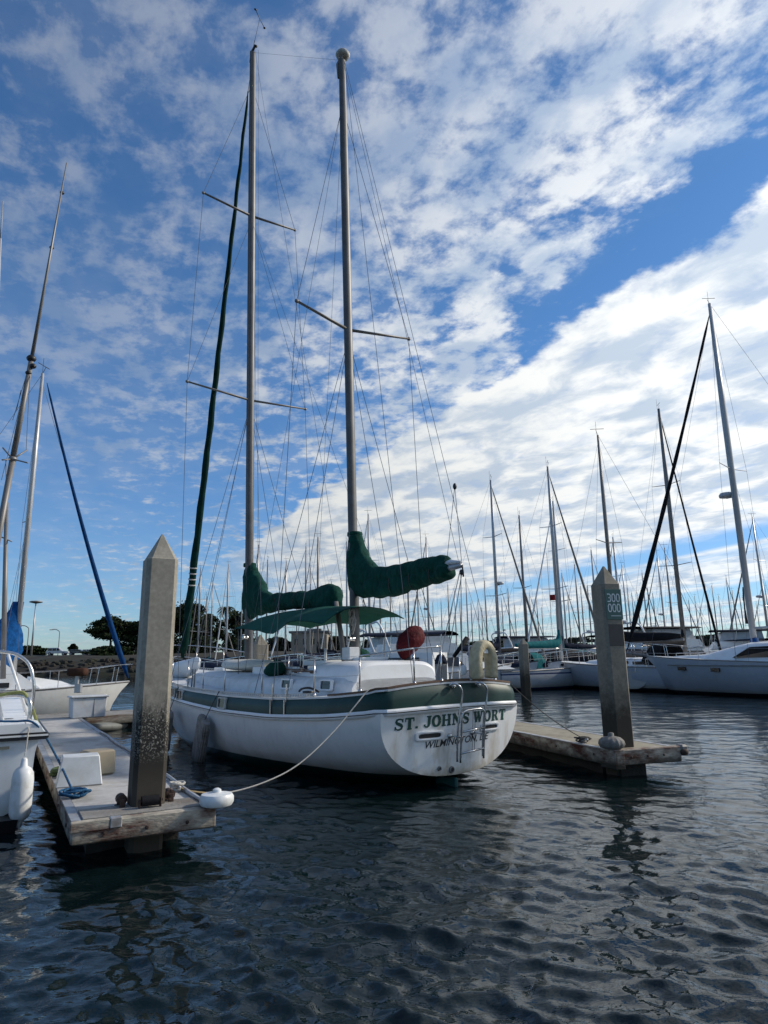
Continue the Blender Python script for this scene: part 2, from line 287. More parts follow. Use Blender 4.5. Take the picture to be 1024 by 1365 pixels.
# thick bank below the edge, then strips towards the horizon
band=mth('MULTIPLY',ss(se,2.44,2.56),ss(se,6.6,7.3,1,0))
thin=mth('MULTIPLY_ADD',ss(nz(puff,7,6,.6,.2),.34,.5),.22,.78)
band=mth('MULTIPLY',mth('MULTIPLY',band,thin),ss(mth('ADD',u,edge_n),-1.5,-.35))
cb3=nd(nt,'ShaderNodeCombineXYZ'); L(mth('MULTIPLY',s,.62),cb3.inputs[0]); L(mth('MULTIPLY',t_n,.06),cb3.inputs[1])
strips=ss(nz(cb3.outputs[0],1.0,5,.55,.2),.42,.58)
strips=mth('MULTIPLY',strips,ss(se,6.9,7.6)); strips=mth('MULTIPLY',strips,ss(sp.outputs[2],.0,.06,.35,.9))
cov=mth('MAXIMUM',mth('MAXIMUM',fieldA,band),strips,clamp=True)
shade=mth('ADD',mth('MULTIPLY',nz(puff,6.5,7,.58,.4),.7),mth('MULTIPLY',nz(puff,3.2,4,.5,.2),.5))
cc=nd(nt,'ShaderNodeMix',data_type='RGBA'); L(ss(shade,.50,.70,1,0),cc.inputs[0]); cc.inputs[6].default_value=(4.0,4.7,5.6,1); cc.inputs[7].default_value=(7.0,7.15,7.1,1)
# cloud is brighter towards the sun
ds=nd(nt,'ShaderNodeVectorMath',operation='DOT_PRODUCT'); L(tc.outputs['Generated'],ds.inputs[0]); ds.inputs[1].default_value=sdir
br=ss(ds.outputs['Value'],.0,1.0,.76,1.33)
vm=nd(nt,'ShaderNodeVectorMath',operation='SCALE'); L(cc.outputs[2],vm.inputs[0]); L(br,vm.inputs['Scale'])
gm=nd(nt,'ShaderNodeMix',data_type='RGBA',blend_type='MULTIPLY'); gm.inputs[0].default_value=1; L(sky.outputs[0],gm.inputs[6])
tint=nd(nt,'ShaderNodeMix',data_type='RGBA'); L(ss(sp.outputs[2],.0,.55),tint.inputs[0]); tint.inputs[6].default_value=(.58,.78,1.04,1); tint.inputs[7].default_value=(.52,.84,1.10,1); L(tint.outputs[2],gm.inputs[7])
mx=nd(nt,'ShaderNodeMix',data_type='RGBA'); L(cov,mx.inputs[0]); L(gm.outputs[2],mx.inputs[6]); L(vm.outputs[0],mx.inputs[7])
L(mx.outputs[2],bg.inputs[0])
sc.view_settings.view_transform='Standard'; sc.view_settings.look='None'; sc.view_settings.gamma=1; sc.view_settings.exposure=.30
# ------------------------------------------------------------------ water
def make_water():
    fr=np.linspace(-46,46,700); bk=np.linspace(48,312,60)[1:-1]
    ang=np.radians(np.concatenate([fr,bk])); rad=np.concatenate([[.6,1.2],np.geomspace(1.8,70,760),np.geomspace(72,4000,60)])
    A,Rr=np.meshgrid(ang,rad); X=Rr*np.sin(A); Y=Rr*np.cos(A); Z=np.zeros_like(X); DX=np.zeros_like(X); DY=np.zeros_like(X)
    rng=np.random.RandomState(12); N=100
    lam=np.geomspace(.09,2.6,N)
    for i in range(N):
        th=rng.normal(0,.75 if lam[i]>.35 else 1.2)+R_(102); k=2*PI/lam[i]; kx,ky=k*math.cos(th),k*math.sin(th)
        a=.0048*(lam[i]/.5)**1.0*(1.0 if lam[i]<.34 else (.34/lam[i])**1.12)*rng.uniform(.5,1.4)
        ph=kx*X+ky*Y+rng.uniform(0,2*PI); fade=np.clip(1-Rr*.0042/lam[i]*3,0,1)
        Z+=a*fade*np.sin(ph); DX+=a*.85*fade*math.cos(th)*np.cos(ph); DY+=a*.85*fade*math.sin(th)*np.cos(ph)
    # gusts: calmer and rougher patches
    g=.78+.30*np.sin(X*.5+1.3*np.sin(Y*.31))*np.sin(Y*.37+.9*np.sin(X*.23))+.12*np.sin(X*1.3+2*np.sin(Y*.8))*np.sin(Y*1.1+1.5*np.sin(X*.7)); Z*=g
    X=X+DX*g; Y=Y+DY*g
    nr,na=X.shape; co=np.stack([X,Y,Z],-1).reshape(-1,3)
    i=np.arange(nr-1)[:,None]*na; j=np.arange(na)[None,:]; j2=(j+1)%na
    q=np.stack([i+j,i+j2,i+na+j2,i+na+j],-1).reshape(-1,4)
    cidx=len(co); co=np.vstack([co,[[0,0,0]]])
    tri=[(cidx,(k+1)%na,k) for k in range(na)]
    me=bpy.data.meshes.new('water'); me.vertices.add(len(co)); me.vertices.foreach_set('co',co.ravel())
    nl=len(q)*4+len(tri)*3; me.loops.add(nl); me.loops.foreach_set('vertex_index',np.concatenate([q[:,::-1].ravel(),np.array(tri).ravel()]))
    me.polygons.add(len(q)+len(tri)); me.polygons.foreach_set('loop_start',np.concatenate([np.arange(len(q))*4,len(q)*4+np.arange(len(tri))*3]))
    me.update(calc_edges=True); me.polygons.foreach_set('use_smooth',[True]*len(me.polygons))
    m=bpy.data.materials.new('harbour_water'); m.use_nodes=True; t=m.node_tree; b=t.nodes['Principled BSDF']
    b.inputs['Base Color'].default_value=(.003,.009,.010,1); b.inputs['Roughness'].default_value=.012; b.inputs['IOR'].default_value=1.365
    tcw=nd(t,'ShaderNodeTexCoord')
    mp=nd(t,'ShaderNodeMapping'); mp.inputs['Scale'].default_value=(1,1.4,1); t.links.new(tcw.outputs['Object'],mp.inputs[0])
    prev=None
    for scl,dist in((2.2,.012),(7,.007),(19,.0012)):
        n=nd(t,'ShaderNodeTexNoise'); n.inputs['Scale'].default_value=scl; n.inputs['Detail'].default_value=3; n.inputs['Distortion'].default_value=.6; t.links.new(mp.outputs[0],n.inputs['Vector'])
        bp=nd(t,'ShaderNodeBump'); bp.inputs['Strength'].default_value=.9; bp.inputs['Distance'].default_value=dist; t.links.new(n.outputs['Fac'],bp.inputs['Height'])
        if prev: t.links.new(prev,bp.inputs['Normal'])
        prev=bp.outputs[0]
    t.links.new(prev,b.inputs['Normal'])
    me.materials.append(m); o=bpy.data.objects.new('water',me); col.objects.link(o); o['kind']='structure'
make_water()
# ------------------------------------------------------------------ main ketch (local frame: x forward from the transom, y to port, z up from the waterline)
S0=Vector((1.1,11.5,0)); KRZ=math.atan2(.8,-.6)
def KW(x,y,z): c,s=math.cos(KRZ),math.sin(KRZ); return Vector((S0.x+c*x-s*y,S0.y+s*x+c*y,z))
k=thing('ketch','large two masted white and green ketch with ST. JOHNS WORT on its stern','sailboat',S0,KRZ)
CAP=[(0,1.53),(.6,1.46),(1.2,1.41),(2.8,1.34),(4.8,1.34),(7.5,1.42),(10,1.58),(12.9,1.85)]
RUB=[(0,1.20),(.6,1.14),(1.2,1.085),(2.8,1.01),(4.8,1.02),(7.5,1.14),(10,1.32),(12.9,1.62)]
BM=[(0,1.5),(.6,1.64),(1.2,1.74),(2.8,1.88),(4.8,1.97),(6.5,1.98),(8,1.86),(9.5,1.58),(10.8,1.18),(11.9,.68),(12.6,.26),(12.9,.06)]
ZK=[(0,.17),(.8,-.02),(1.6,-.14),(2.8,-.3),(4.5,-.6),(7,-.75),(10,-.6),(11.6,-.15),(12.4,.6),(12.9,1.5)]
NE=[(0,2.45),(2,2.2),(6,1.95),(9,1.6),(12.9,1.2)]
cap_=lambda x:smooth_tab(CAP,x); rub_=lambda x:smooth_tab(RUB,x); bm_=lambda x:smooth_tab(BM,x) if x>.4 else interp(BM,x)
def crown(y): return .13*(1-(y/1.5)**2)     # transom bulges aft and its top edge crowns
def tx(y,z): return -crown(y)+.144*(1.25-z)
xs=[0,.15,.3,.6,.9,1.2,1.6]+[2+.4*i for i in range(27)]+[12.65,12.8,12.9]
def section(x,n=15):
    b=bm_(x); zr=rub_(x); zk=interp(ZK,x); e=2/interp(NE,x); pts=[]
    for i in range(n+1):
        a=PI/2*i/n; pts.append((b*math.cos(a)**e,zr-(zr-zk)*math.sin(a)**e))
    return pts
h=MB(); rings=[]
for x in xs:
    sec=section(x); full=[(y,z) for y,z in sec]+[(-y,z) for y,z in sec[-2::-1]]
    k0=max(0,1-x/1.2)
    rings.append([Vector((x+tx(y,z)*k0,y,z)) for y,z in full])
h.loft(rings,closed=False); hull=h.build('hull','hull',k,True)
# transom panel
sec=section(0); tr=MB()
rows=[]
for y,z in sec:
    rows.append([Vector((tx(y*q,z)-.004,y*q,z+ (crown(y*q)*.25 if z>1.19 else 0))) for q in [1-2*j/20 for j in range(21)]])
tr.loft(rows,closed=False); tr.build('transom','trans',k,True)
def ringline(off=0.,zf=rub_,inset=0.,dz=0.,n=20,ztr=.03):
    """closed-ish line: port bow -> port quarter -> round the stern -> starboard bow"""
    port=[Vector((x,max(.02,bm_(x)+off-inset),zf(x)+dz)) for x in xs[::-1] if x>.16]
    cr=.10
    st=[]
    for j in range(n+1):
        y=1-2*j/n; y=math.copysign(abs(y)**.75,y)*(1.5+off-inset)
        edge=max(0,(abs(y)-(1.5+off-inset-.14))/.14)
        st.append(Vector((-crown(min(1.5,abs(y)))-off+inset*.9+.16*edge**2.2+.0,y,zf(0)+dz+ztr*(1-(y/1.5)**2))))
    return port+st+[Vector((p.x,-p.y,p.z)) for p in port[::-1]]
lo=ringline(.012,rub_,0,.03); mid=ringline(.02,lambda x:(rub_(x)+cap_(x))/2,0,0,ztr=.06); mid2=ringline(.0,lambda x:rub_(x)*.25+cap_(x)*.75,0,0,ztr=.08); hi=ringline(-.0,cap_,.05,-.02,ztr=.1)
MB().loft([lo,mid,mid2,hi],closed=False).build('bulwark_band','band',k,True)
# white rub rail (a D profile) with a thin dark insert
def profile_sweep(line,prof):
    N=len(line); rings=[]
    for i,p in enumerate(line):
        t=(line[min(i+1,N-1)]-line[max(i-1,0)]); t.z=0; t.normalize(); o=Vector((t.y,-t.x,0)); 
        if o.dot(Vector((p.x-5,p.y,0)))<0: o=-o
        rings.append([p+o*a+Vector((0,0,b)) for a,b in prof])
    m=MB(); m.loft(rings,closed=True,cap=True); return m
base=ringline(0,rub_,0,0)
rr=profile_sweep(base,[(-.02,-.05),(.035,-.045),(.055,-.02),(.055,.03),(.035,.055),(-.02,.06)]).build('rub_rail','white',k)
profile_sweep(base,[(.03,-.008),(.061,-.008),(.061,.008),(.03,.008)]).build('rubber_insert','black',rr)
capl=ringline(0,cap_,.05,0,ztr=.1)
profile_sweep(capl,[(-.06,-.02),(.015,-.025),(.02,.005),(-.06,.012)]).build('deck_edge','white',k)
N=len(capl)
aft=[p+Vector((0,0,.012)) for p in capl if p.x<1.5]
profile_sweep(aft,[(-.055,0),(.022,0),(.022,.03),(-.055,.03)]).build('teak_cap_rail','teak',k)
for sgn in(1,-1):
    pl=[Vector((x,sgn*(bm_(x)-.06),cap_(x)+.012)) for x in [1.6+.3*i for i in range(37)]]
    m=MB(); m.loft([[p,p+Vector((0,sgn*.012,0)),p+Vector((0,sgn*.012,.016)),p+Vector((0,0,.016))] for p in pl])
    m.loft([[p+Vector((0,0,.045)),p+Vector((0,sgn*.014,.045)),p+Vector((0,sgn*.014,.06)),p+Vector((0,0,.06))] for p in pl])
    for a,b in zip(pl,pl[1:]):
        for q in range(4): m.box(a.lerp(b,q/4)+Vector((0,sgn*.006,.03)),(.03,.012,.034))
    m.build('toe_rail','alub',k)
# deck
d=MB(); rows=[]
for x in xs:
    b=max(.01,bm_(x)-.07); c=cap_(x)-.0; k0=max(0,1-x/.8)
    rows.append([Vector((x+(-crown(b*q)+.03)*k0,b*q,c+.05*(1-q*q)+(.1*(1-q*q) if x<.01 else .1*(1-q*q)*max(0,1-x)))) for q in [1-j/8 for j in range(17)]])
d.loft(rows,closed=False); d.build('deck','deckw',k,True)
# trunk cabin: rounded box by stations
def trunk(st,name,m,n=6,parent=k,base=lambda x:cap_(x)-.05):
    """st: (x, half width, top z)"""
    mb=MB(); rings=[]
    for x,hw,zt in st:
        zb=base(x); r=[]
        for i in range(41):
            a=PI*i/40; ca,sa=math.cos(a),math.sin(a)
            r.append(Vector((x,math.copysign(abs(ca)**(2/n),ca)*hw*(1-.07*abs(sa)**1.),zb+(zt-zb)*abs(sa)**(2/n))))
        rings.append(r)
    mb.loft(rings,closed=False); o=len(mb.v)
    mb.add(rings[0],[tuple(range(41))]); mb.add(rings[-1],[tuple(range(41))]); return mb.build(name,m,parent,True,auto=50)
cabin=trunk([(1.5,1.02,1.66),(1.56,1.08,1.70),(1.75,1.15,1.73),(2.4,1.24,1.74),(4,1.33,1.72),(6,1.32,1.74),(8,1.13,1.78),(9,.93,1.78),(9.5,.78,1.74),(9.8,.66,1.66)],'cabin_trunk','deckw')
trunk([(1.5,.92,1.90),(1.53,.97,1.94),(1.62,1.01,1.965),(2.2,1.03,1.985),(2.9,1.02,1.97),(3.4,.99,1.88),(3.9,.93,1.76),(4.3,.9,1.7)],'aft_cabin','white')
def slabs(name,m,boxes,parent=k,**kw):
    mb=MB()
    for c,s in boxes: mb.box(c,s,bev=.012)
    return mb.build(name,m,parent,**kw)
slabs('hatch','white',[((2.5,0,2.015),(.62,.62,.06))])
slabs('hatch','white',[((8.9,0,1.82),(.6,.6,.09))])
slabs('cockpit_coaming','white',[((4.9,.72,1.80),(2.0,.10,.16)),((4.9,-.72,1.80),(2.0,.10,.16))])
slabs('grab_rail','teak',[((3.2,1.0,1.80),(.9,.035,.035)),((2.9,1.0,1.775),(.1,.03,.03)),((3.5,1.0,1.775),(.1,.03,.03))])
slabs('grab_rail','teak',[((3.5,.85,1.83),(1.8,.05,.02))])
slabs('companionway_hatch','white',[((3.9,0,1.95),(.9,.7,.1))])
slabs('cockpit_box','dockw',[((2.62,.28,2.12),(.26,.24,.24))])
mb=MB(); mb.lathe((4.0,.0,1.75),[(.04,0),(.03,.35),(.03,.5)],10)
mb.build('steering_pedestal','white',k,True)
# portlights: frame ring + dark pane
def portlight(x,y,z,w_,h_,nrm,parent,tilt=0,frame='alub'):
    nrm=Vector(nrm).normalized(); X=Vector((-nrm.y,nrm.x,0)).normalized(); Z=nrm.cross(X); 
    if Z.z<0: Z=-Z
    def rr(a,b,r,n=5):
        pts=[]
        for cx,cy,a0 in((a-r,b-r,0),(-a+r,b-r,90),(-a+r,-b+r,180),(a-r,-b+r,270)):
            for i in range(n): t=R_(a0+90*i/(n-1)); pts.append((cx+r*math.cos(t),cy+r*math.sin(t)))
        return pts
    c=Vector((x,y,z)); mbf=MB()
    put=lambda pr,d:[c+X*a+Z*b+nrm*d for a,b in pr]
    fo=rr(w_/2,h_/2,.035);fi=rr(w_/2-.035,h_/2-.03,.022)
    mbf.loft([put(fo,-.03),put(fo,.016),put(rr(w_/2-.008,h_/2-.008,.03),.022),put(fi,.02),put(fi,-.01)])
    f=mbf.build('portlight',frame,parent)
    p=MB(); pp=put(fi,-.002); p.add(pp,[tuple(range(len(pp)))]); p.build('pane','dark',f); return f
for x in(2.05,3.35): portlight(x,1.20+.085*(x>3),1.565,.40,.20,(0,1,.12),k,frame='white')
for x in(4.74,7.2,7.85): portlight(x,bm_(x)+.024,(rub_(x)+cap_(x))/2+.01,.38,.23,(0,1,.1),k,frame='bump')
# transom hardware -------------------------------------------------------------
def TP(y,z,off=.0): return Vector((tx(y,z)-.004-off,y,z))
def tvent(y0,y1,z,h_,nm):
    m=MB(); cy=(y0+y1)/2; W=y0-y1
    out=[];inn=[]
    def ring(a,b,off):
        r=[]
        for i in range(24):
            t=2*PI*i/24; ct,st=math.cos(t),math.sin(t)
            r.append(TP(cy+math.copysign(abs(ct)**.35,ct)*a,z+math.copysign(abs(st)**.45,st)*b,off))
        return r
    m.loft([ring(W/2,h_/2,-.01),ring(W/2,h_/2,.022),ring(W/2-.03,h_/2-.02,.03),ring(W/2-.06,h_/2-.04,.022),ring(W/2-.06,h_/2-.04,-.01)])
    f=m.build(nm,'white',k,True,auto=40); p=MB(); q=ring(W/2-.06,h_/2-.04,.005); p.add(q,[tuple(range(24))]); p.build('opening','black',f)
tvent(.88,.32,.815,.15,'stern_vent'); tvent(-.50,-.98,.86,.14,'stern_vent')
for y,z,r in((.37,.30,.035),(.11,.255,.055)):
    m=MB(); m.lathe(TP(y,z,-.01),[(r*.6,.0),(r*.6,.035),(r*.75,.045),(r,.03),(r,0)],16,axis=(-1,0,0),cap=False); f=m.build('exhaust_outlet','alud',k,True)
    p=MB(); p.lathe(TP(y,z,0),[(r*.62,.012),(r*.1,.014)],12,axis=(-1,0,0)); p.build('opening','black',f)
# text: bold slab serif letters as stroke ribbons
def arc(cx,cy,rx,ry,a0,a1,n=14): return [(cx+rx*math.cos(R_(a0+(a1-a0)*i/n)),cy+ry*math.sin(R_(a0+(a1-a0)*i/n))) for i in range(n+1)]
def st(a,b,w_): return ([a,b],[w_,w_])
def slab(x0,x1,y,h_=.09): return st((x0,y),(x1,y),h_)
Sc=([(.83,.70),(.78,.86),(.62,.94),(.42,.94),(.24,.86),(.19,.72),(.28,.60),(.48,.52),(.68,.43),(.79,.30),(.73,.14),(.55,.06),(.35,.06),(.20,.14),(.13,.30)],[.05,.08,.10,.11,.15,.18,.19,.21,.21,.19,.15,.11,.10,.08,.05])
Oa=arc(.5,.5,.38,.44,0,360,28)
GL={'S':(.95,[Sc,st((.85,.66),(.85,.97),.07),st((.11,.03),(.11,.34),.07)]),
'T':(1.0,[st((.5,.02),(.5,.98),.24),slab(.04,.96,.94,.11),st((.08,.99),(.08,.66),.08),st((.92,.99),(.92,.66),.08),slab(.26,.74,.045)]),
'J':(.82,[([(.60,.98),(.60,.35),(.55,.16),(.42,.06),(.26,.06),(.14,.15),(.11,.30)],[.24,.24,.20,.13,.10,.12,.16]),slab(.32,.84,.955)]),
'O':(1.0,[(Oa,[.11+.13*abs(math.cos(R_(360*i/28))) for i in range(29)])]),
'H':(1.12,[st((.24,.02),(.24,.98),.22),st((.88,.02),(.88,.98),.22),st((.3,.5),(.8,.5),.1)]+[slab(a,b,y) for y in(.045,.955) for a,b in((.02,.48),(.64,1.10))]),
'N':(1.15,[st((.22,.02),(.22,.98),.12),st((.93,.02),(.93,.98),.12),st((.20,.98),(.93,.04),.24),slab(.02,.44,.045),slab(.02,.34,.955),slab(.72,1.12,.955)]),
'W':(1.35,[st((.18,.98),(.42,.02),.22),st((.42,.02),(.66,.85),.1),st((.62,.98),(.88,.02),.22),st((.88,.02),(1.14,.98),.1),slab(.0,.40,.955),slab(.48,.80,.955),slab(.98,1.32,.955)]),
'R':(1.1,[st((.26,.02),(.26,.98),.22),([(.26,.94),(.58,.94),(.74,.87),(.79,.74),(.74,.60),(.58,.52),(.26,.52)],[.08,.1,.15,.2,.15,.1,.08]),([(.5,.52),(.66,.42),(.84,.10),(1.02,.05)],[.12,.2,.2,.09]),slab(.04,.50,.045),slab(.04,.4,.955)]),
'.':(.35,[st((.16,.02),(.16,.22),.2)])}
def stroke_text(txt,y0,y1,z0,z1,dz,mapf,gap=.10,space=.45,step=.0004):
    """y0 left edge, y1 right edge; z0 baseline, z1 top at the left; dz rise to the right"""
    tot=sum((space if c==' ' else GL[c][0]+gap) for c in txt); x=0; lay=0
    for c in txt:
        if c==' ': x+=space; continue
        wd,sts=GL[c]; m=MB()
        for pts,ws in sts:
            lay+=1; Pn=len(pts); Lf=[];Rt=[]
            # subdivide straight strokes so they follow the curved panel
            if Pn==2: pts=[(lerp(pts[0][0],pts[1][0],i/4),lerp(pts[0][1],pts[1][1],i/4)) for i in range(5)]; ws=[ws[0]]*5; Pn=5
            ws=[w0*1.28+.015 for w0 in ws]
            for i,(a,b) in enumerate(pts):
                p0=pts[max(i-1,0)];p1=pts[min(i+1,Pn-1)]; tx_,ty_=p1[0]-p0[0],p1[1]-p0[1]; l=math.hypot(tx_,ty_) or 1; nx,ny=-ty_/l,tx_/l
                for sg,arr in((1,Lf),(-1,Rt)): arr.append((x+a+nx*ws[i]/2*sg,b+ny*ws[i]/2*sg))
            mp=lambda q: mapf(lerp(y0,y1,q[0]/tot),z0+dz*q[0]/tot+(z1-z0)*q[1],.003+step*(lay%9))
            m.loft([[mp(a),mp(b)] for a,b in zip(Lf,Rt)],closed=False)
        x+=wd+gap; m.build('name_letter' if c!='.' else 'name_dot','letter',k)
    return None
# letters sit on the panel; the arched baseline follows the rub rail crown
stroke_text('ST. JOHNS WORT',1.26,-1.17,.925,1.10,.02,lambda y,z,o:TP(y,z+crown(y)*.12,o))
def font_text(txt,parent,name,m,mapf,shear=.0,bold=0.):
    cu=bpy.data.curves.new('t','FONT'); cu.body=txt; cu.size=1; cu.shear=shear; cu.offset=bold; cu.resolution_u=4
    ob=bpy.data.objects.new('t',cu); col.objects.link(ob); bpy.context.view_layer.update()
    me=bpy.data.meshes.new_from_object(ob.evaluated_get(bpy.context.evaluated_depsgraph_get())); bpy.data.objects.remove(ob); bpy.data.curves.remove(cu)
    bm=bmesh.new(); bm.from_mesh(me)
    xs_=[v.co.x for v in bm.verts]; ys_=[v.co.y for v in bm.verts]; x0,x1=min(xs_),max(xs_); ya,yb=0,max(ys_)
    for i in range(1,16):
        xx=lerp(x0,x1,i/16); bmesh.ops.bisect_plane(bm,geom=bm.verts[:]+bm.edges[:]+bm.faces[:],plane_co=(xx,0,0),plane_no=(1,0,0))
    for v in bm.verts: v.co=mapf((v.co.x-x0)/(x1-x0),(v.co.y-ya)/(yb-ya))
    bm.to_mesh(me); bm.free(); me.materials.append(MT[m]); me.name=name
    o=bpy.data.objects.new(name,me); col.objects.link(o); o.parent=parent; return o
font_text('WILMINGTON, DE',k,'port_lettering','black',lambda a,b:TP(lerp(.67,-.72,a),.625+.04*a+.108*b,.004),shear=.25,bold=.012)
# swim ladder
sl=MB(); r=.018
for y,yb,zb in((.27,.17,.40),(-.30,-.40,.43)):
    sl.tube(catrom([TP(y,1.575,.03),TP(y-.03,1.60,.09),TP(y-.10,1.55,.16),TP(y-.145,1.40,.17),(TP(yb,1.0,.17)),TP(yb,.7,.17),TP(yb-.02,zb,.17)],5),r,8)
ld=sl.build('swim_ladder','steel',k,True)
il=MB(); il.tube(catrom([TP(0.100,.38,.19),TP(0.120,.8,.2),TP(0.125,1.08,.2),TP(0.080,1.165,.2),TP(-0.060,1.185,.2),TP(-0.240,1.19,.2),TP(-0.340,1.165,.2),TP(-0.375,1.08,.2),TP(-0.390,.8,.2),TP(-0.420,.40,.19)],5),.016,8); il.build('folding_frame','steel',ld,True)
for z in(.86,.53):
    m=MB(); m.tube([TP(0.10,z-.01,.2),TP(-0.400,z+.03,.2)],.016,8); m.build('rung','steel',ld,True)
m=MB(); m.tube([TP(-0.100,1.18,.205),TP(-0.120,.84,.205),TP(-0.130,.52,.205)],.004,5); m.tube([TP(-0.150,1.18,.205),TP(-0.170,.84,.205),TP(-0.180,.52,.205)],.004,5); m.build('ladder_lanyard','roped',ld)
for y,z in((.19,.785),(-.30,.80)):
    m=MB(); m.tube([TP(y,z,0),TP(y-.13,z-.02,.17)],.012,8); m.lathe(TP(y,z,0),[(.045,0),(.045,.02),(.02,.035)],12,axis=(-1,0,0)); m.build('standoff','steel',ld,True)
for y in(.17,-.40):
    m=MB(); m.lathe(TP(y,1.56,-.02),[(.05,0),(.05,.04),(.03,.06)],12,axis=(-1,0,.3)); m.build('mounting_foot','steel',ld,True)
# masts ------------------------------------------------------------------------
def mast(name,b,t,rx,m,parent,n=14,taper=.82):
    mb=MB(); b,t=Vector(b),Vector(t); mb.tube([b,b.lerp(t,.5),b.lerp(t,.85),t],[rx,rx,rx*.95,rx*taper],n,squash=(1,.72)); return mb.build(name,m,parent,True,auto=50)
MB0,MT0=Vector((7.7,0,1.7)),Vector((7.66,.40,20.43)); ZB0,ZT0=Vector((2.86,0,1.9)),Vector((2.80,.30,16.1))
mainm=mast('main_mast',MB0,MT0,.112,'alu',k); mizm=mast('mizzen_mast',ZB0,ZT0,.104,'alu',k)
def on(b,t,z): return b.lerp(t,(z-b.z)/(t.z-b.z))
def wirep(name,a,b,r=.006,m='wire',parent=k):
    mb=MB(); mb.tube([a,b],r,5); return mb.build(name,m,parent)
tips={}
for nm,(b,t),mobj,z,hl,sweep in(('low',(MB0,MT0),mainm,9.05,(1.80,1.74),.0),('up',(MB0,MT0),mainm,14.75,(1.48,1.44),.0),('miz',(ZB0,ZT0),mizm,9.1,(1.36,1.62),-.12)):
    c=on(b,t,z)
    for sg in(1,-1):
        tip=c+Vector((sweep,sg*hl[0 if sg>0 else 1],.12 if nm!='miz' else .2)); tips[nm,sg]=tip
        mb=MB(); mb.tube([c,tip],[.05,.036],8,squash=(1,.55)); mb.ell(tip,(.04,.05,.045),8,6); mb.build('spreader','alud',mobj,True)
hound_m=on(MB0,MT0,18.7); hound_z=on(ZB0,ZT0,15.0)
for sg in(1,-1):
    ch=Vector((7.6,sg*1.86,1.40)); 
    wirep('cap_shroud',MT0-Vector((0,0,1.2)),tips['up',sg]); wirep('cap_shroud',tips['up',sg],tips['low',sg]+Vector((0,sg*.0,0))); wirep('cap_shroud',tips['low',sg],ch)
    wirep('intermediate_shroud',on(MB0,MT0,14.6),tips['low',sg],.005)
    wirep('lower_shroud',on(MB0,MT0,8.9),Vector((6.9,sg*1.9,1.38))); wirep('lower_shroud',on(MB0,MT0,8.9),Vector((8.5,sg*1.75,1.48)))
    wirep('mizzen_cap_shroud',ZT0-Vector((0,0,1.3)),tips['miz',sg]); wirep('mizzen_cap_shroud',tips['miz',sg],Vector((2.8,sg*1.85,1.36)))
    wirep('mizzen_lower_shroud',on(ZB0,ZT0,8.9),Vector((2.35,sg*1.82,1.37))); wirep('mizzen_lower_shroud',on(ZB0,ZT0,8.9),Vector((3.6,sg*1.85,1.35)))
    for x in(2.8,2.35):
        mb=MB(); mb.box((x,sg*(bm_(x)+.03),1.16),(.035,.012,.34)); mb.box((x,sg*(bm_(x)-.01),1.45),(.02,.02,.3)); mb.build('chainplate','steel',k)
# backstays / triatic / halyards
wirep('mizzen_backstay',ZT0+Vector((-.1,0,-.1)),Vector((-.05,.9,1.62)),.005); wirep('mizzen_backstay',ZT0+Vector((-.1,0,-.1)),Vector((-.05,-1.0,1.62)),.005)
wirep('triatic_stay',MT0,ZT0,.003)
for dx,dy in((-.2,.05),(-.27,-.06),(-.16,.12)): wirep('halyard',MT0+Vector((dx,dy,-.1)),Vector((7.7+dx*1.2,dy*1.5,2.0)),.004)
wirep('topping_lift',MT0+Vector((-.15,0,-.05)),Vector((3.3,.0,3.3)),.004)
wirep('halyard',ZT0+Vector((-.14,.03,-.3)),Vector((-.25,.0,3.55)),.004)
wirep('running_backstay',on(MB0,MT0,14.6),Vector((3.2,1.85,1.36)),.004); wirep('running_backstay',on(MB0,MT0,14.6),Vector((3.2,-1.85,1.36)),.004)
wirep('mizzen_stay',hound_z,Vector((6.0,.9,1.8)),.004); wirep('mizzen_stay',hound_z,Vector((6.0,-.9,1.8)),.004)
# split topping lift to the boom end
J=Vector((-.22,0,4.9)); mb=MB(); mb.ell(J,(.035,.035,.06),8,6); mb.build('lift_block','black',k,True)
wirep('boom_bridle',J,Vector((.08,.0,3.52)),.005); wirep('boom_bridle',J,Vector((-.32,.0,3.45)),.005)
# masthead gear
mb=MB(); c=MT0
mb.tube([c+Vector((.14,0,-.25)),c+Vector((.1,0,.05)),c+Vector((-.16,0,.12)),c+Vector((-.24,0,.02))],.04,8); mb.tube([c,c+Vector((-.1,0,.35))],.01,6); mb.tube([c+Vector((-.1,0,.3)),c+Vector((-.32,-.05,1.0))],.006,6)
mb.tube([c+Vector((-.15,-.3,.98)),c+Vector((-.32,-.05,1.02)),c+Vector((-.5,.18,1.04))],.01,6); mb.ell(c+Vector((-.15,-.3,.98)),(.04,.04,.02),8,5); mb.ell(c+Vector((-.5,.18,1.04)),(.03,.05,.03),8,5); mb.build('wind_instrument','black',mainm,True)
mb=MB(); c=ZT0; mb.tube([c+Vector((.05,.06,-.5)),c+Vector((.08,.08,-.1)),c+Vector((-.05,.02,.1))],.035,8); mb.build('mast_cap','alud',mizm,True)
mb=MB(); mb.lathe(c+Vector((0,-.02,.08)),[(.06,0),(.15,.03),(.175,.09),(.14,.15),(.05,.18)],16); mb.build('radar_dome','bump',mizm,True)
